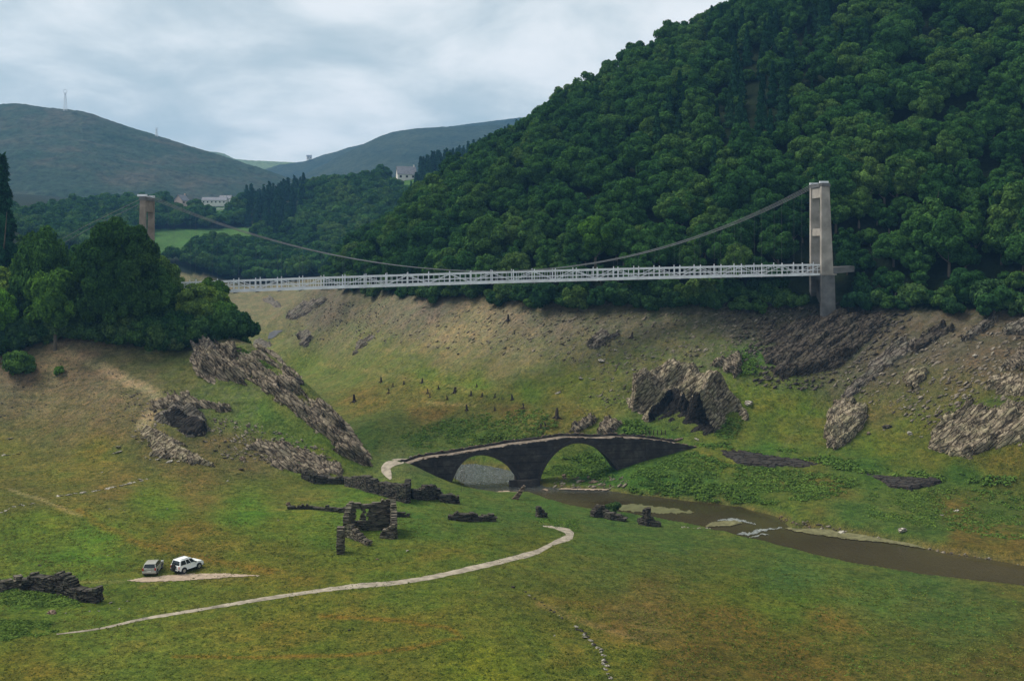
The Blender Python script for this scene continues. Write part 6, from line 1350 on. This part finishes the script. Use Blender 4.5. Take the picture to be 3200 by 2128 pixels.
    for x_ in (-L_*0.30, L_*0.31):
        for sgn in (-1, 1):
            g_ = MB(); g_.tube([(x_, sgn*(hw_-.2), r_), (x_, sgn*(hw_+.02), r_)], r_, 20); wh = g_.build('wheel', m_tyre, c, bevel=0.03)
            g_ = MB(); g_.tube([(x_, sgn*(hw_-.05), r_), (x_, sgn*(hw_+.035), r_)], r_*0.58, 14); g_.build('rim', m_rim, wh)
            g_ = MB(); g_.tube([(x_, sgn*(hw_-.3), r_+.03), (x_, sgn*(hw_+.008), r_+.03)], r_*1.16, 20); g_.build('wheel_arch', m_plast, c)
    zr = prof[1][1]; xb_ = min(x for x, _ in prof); xf_ = max(x for x, _ in prof)
    g_ = MB(); g_.box((xb_-.03, 0, 0.48), (0.14, W_*0.96, 0.20)); g_.build('rear_bumper', m_plast if suv else paint, c, bevel=.03)
    g_ = MB(); g_.box((xf_-.03, 0, 0.45), (0.14, W_*0.96, 0.22)); g_.build('front_bumper', m_plast if suv else paint, c, bevel=.03)
    for sgn in (-1, 1):
        g_ = MB(); g_.box((xb_+.02, sgn*hw_*0.86, 0.85), (0.08, 0.16, 0.30)); g_.build('tail_lamp', m_red, c)
        g_ = MB(); g_.box((xf_-.04, sgn*hw_*0.75, 0.72), (0.10, 0.32, 0.16)); g_.build('headlamp', m_head, c)
        g_ = MB(); g_.box((xf0-.15, sgn*(hw_+.10), belt+.06), (0.10, 0.18, 0.14)); g_.build('mirror', m_plast if suv else paint, c)
    if suv:
        g_ = MB(); g_.tube([(xb_-.26, 0.12, 0.92), (xb_-.04, 0.12, 0.92)], 0.36, 20); sw = g_.build('spare_wheel', m_tyre, c, bevel=.03)
        for sgn in (-1, 1): g_ = MB(); g_.bar((roof[1][0]+.1, sgn*hw_*.68, zt+.05), (roof[-2][0]-.1, sgn*hw_*.68, zt+.05), .05); g_.build('roof_rail', m_plast, c)
    g_ = MB(); g_.box((xb_-.115, 0 if not suv else -0.45, 0.56 if suv else .62), (0.01, 0.50, 0.11)); g_.build('number_plate', m_plate, c)
    return c
gc = hit(468, 1796); sc_pos = hit(572, 1790)
Lg = 3.9
car(gc+Vector((0, 1.2, 0.06)), R(90+5), 3.9, 1.72, car_paint('silver_grey_paint', (0.30, 0.30, 0.27)),
    [(-1.90, 0.28), (-1.95, 0.55), (-1.90, 0.95), (-1.2, 0.98), (0.9, 0.93), (1.75, 0.78), (1.93, 0.60), (1.93, 0.28)],
    [(-1.88, 0.93), (-1.55, 1.44), (-0.6, 1.50), (0.15, 1.44), (0.98, 0.92)], 0.93, 'silver-grey hatchback seen from behind on the gravel clearing', False)
car(sc_pos+Vector((0.2, 1.0, 0.06)), R(90-32), 3.9, 1.72, car_paint('white_paint', (0.80, 0.82, 0.82)),
    [(-1.85, 0.42), (-1.90, 0.70), (-1.86, 1.08), (-1.2, 1.10), (0.75, 1.06), (1.70, 0.98), (1.90, 0.80), (1.92, 0.42)],
    [(-1.84, 1.05), (-1.66, 1.66), (-0.8, 1.72), (0.05, 1.70), (0.78, 1.05)], 1.05, 'white four-wheel-drive car with a spare wheel on its back door', True)

# ------------------------------------------------------------------ houses and masts far away
m_wwall = simple('white_render', (0.62, 0.60, 0.56), 0.9, 0, 0.1, 0.5); m_slate = simple('slate_roof', (0.13, 0.14, 0.16), 0.8, 0, 0.25, 0.8); m_win = simple('window_dark', (0.02, 0.022, 0.025), 0.3); m_pink = simple('pinkish_render', (0.42, 0.33, 0.29), 0.9, 0, 0.15)
def house(px, pyb, D, W_, Dp, He, Hr, wallm, roofm, label, rz, name='house', chim=True, nw=3):
    z_ = CZ-(pyb-HY)/F*D; X = (px-CX)/F*D; z_ = max(z_, float(gz(X, D))) if D < 1090 else z_
    h = empty(name, (X, D, z_), label, 'house', None, rz)
    g_ = MB(); g_.box((0, 0, He/2-1), (W_, Dp, He+2))
    g_.add([(-W_/2, -Dp/2, He), (-W_/2, Dp/2, He), (-W_/2, 0, He+Hr), (W_/2, -Dp/2, He), (W_/2, Dp/2, He), (W_/2, 0, He+Hr)], [(0, 2, 1), (3, 4, 5)]); g_.build('wall', wallm, h)
    g_ = MB(); e_ = 0.4; k = Hr/(Dp/2); y0 = Dp/2+e_; z0 = He-e_*k; zt = He+Hr+.15
    for sg in (-1, 1): g_.add([(-W_/2-e_, sg*y0, z0+.15), (W_/2+e_, sg*y0, z0+.15), (W_/2+e_, 0, zt), (-W_/2-e_, 0, zt), (-W_/2-e_, sg*y0, z0), (W_/2+e_, sg*y0, z0), (W_/2+e_, 0, zt-.2), (-W_/2-e_, 0, zt-.2)], [(0, 1, 2, 3), (4, 7, 6, 5), (0, 4, 5, 1), (0, 3, 7, 4), (1, 5, 6, 2)])
    rf = g_.build('roof', roofm, h)
    if chim:
        g_ = MB(); g_.box((W_*0.42, 0, He+Hr+.5), (0.9, 0.9, 1.8)); g_.build('chimney', wallm, rf)
    for i in range(nw):
        x_ = -W_/2+W_*(i+.5)/nw; g_ = MB(); g_.box((x_, -Dp/2-.03, He*.5), (W_/nw*.36, .1, He*.42)); g_.build('window', m_win, h)
    return h
house(1269, 562, 800, 14.5, 9, 4.2, 6.0, m_wwall, m_slate, 'white house with a steep grey roof alone on the wooded crest', 0.25, nw=3)
house(568, 640, 850, 9, 8, 3.5, 4.5, m_pink, m_slate, 'small gabled pinkish house left of the long farm building on the far meadow', 1.2, nw=2)
house(672, 638, 860, 20, 9, 3.0, 2.6, m_wwall, m_slate, 'long low white farm building on the far meadow', 0.05, nw=6)
house(706, 632, 875, 10, 7, 3.0, 2.6, m_wwall, m_slate, 'low barn right behind the long white farm building', -0.1, chim=False, nw=2)
house(966, 497, 2480, 12, 9, 5, 4, m_wwall, m_slate, 'tiny pale house on the distant skyline between the hills', 0.3, nw=2)
g_ = MB(); D_ = 820
for i in range(14):
    px = 620+i*8; X = (px-CX)/F*D_; g_.box((X, D_, float(gz(X, D_))+0.4), (2.2, 0.6, random.uniform(1.2, 1.9)))
tag(g_.build('field_wall', m_wwall), 'pale stone wall along the bottom of the upper farm meadow', 'field wall')
m_mast = simple('galvanised_mast', (0.55, 0.58, 0.60), 0.5, 0.3, 0.1)
for px, pt_, pb, lab, sd in ((204, 281, 343, 'tall white lattice mast on the left end of the heath hill', 1.0), (489, 400, 424, 'short white pylon with splayed top on the shoulder of the heath hill', 0.75)):
    D_ = 1490; zb_ = CZ-(pb-HY)/F*D_-2; zt_ = CZ-(pt_-HY)/F*D_; H_ = zt_-zb_; X = (px-CX)/F*D_
    m0 = empty('lattice_mast', (X, D_, zb_), lab, 'mast'); g_ = MB(); w_ = 2.0*sd
    for sx0, sy0 in ((-1, -1), (1, -1), (1, 1), (-1, 1)): g_.bar((sx0*w_, sy0*w_, 0), (sx0*w_*.35, sy0*w_*.35, H_*.86), 0.30)
    for k in range(6):
        f0, f1 = k/6*.86, (k+1)/6*.86; q0, q1 = w_*(1-.65*k/6), w_*(1-.65*(k+1)/6)
        for sy0 in (-1, 1): g_.bar((-q0, sy0*q0, H_*f0), (q1, sy0*q1, H_*f1), .2)
        for sx0 in (-1, 1): g_.bar((sx0*q0, -q0, H_*f0), (sx0*q1, q1, H_*f1), .2)
    g_.build('frame', m_mast, m0); g_ = MB()
    for sx0 in (-1, 1): g_.bar((0, 0, H_*.74), (sx0*2.8*sd, 0, H_*.92), .35); g_.bar((sx0*2.8*sd, 0, H_*.92), (sx0*1.6*sd, 0, H_), .35)
    g_.bar((-1.6*sd, 0, H_), (1.6*sd, 0, H_), .35); g_.build('head', m_mast, m0)
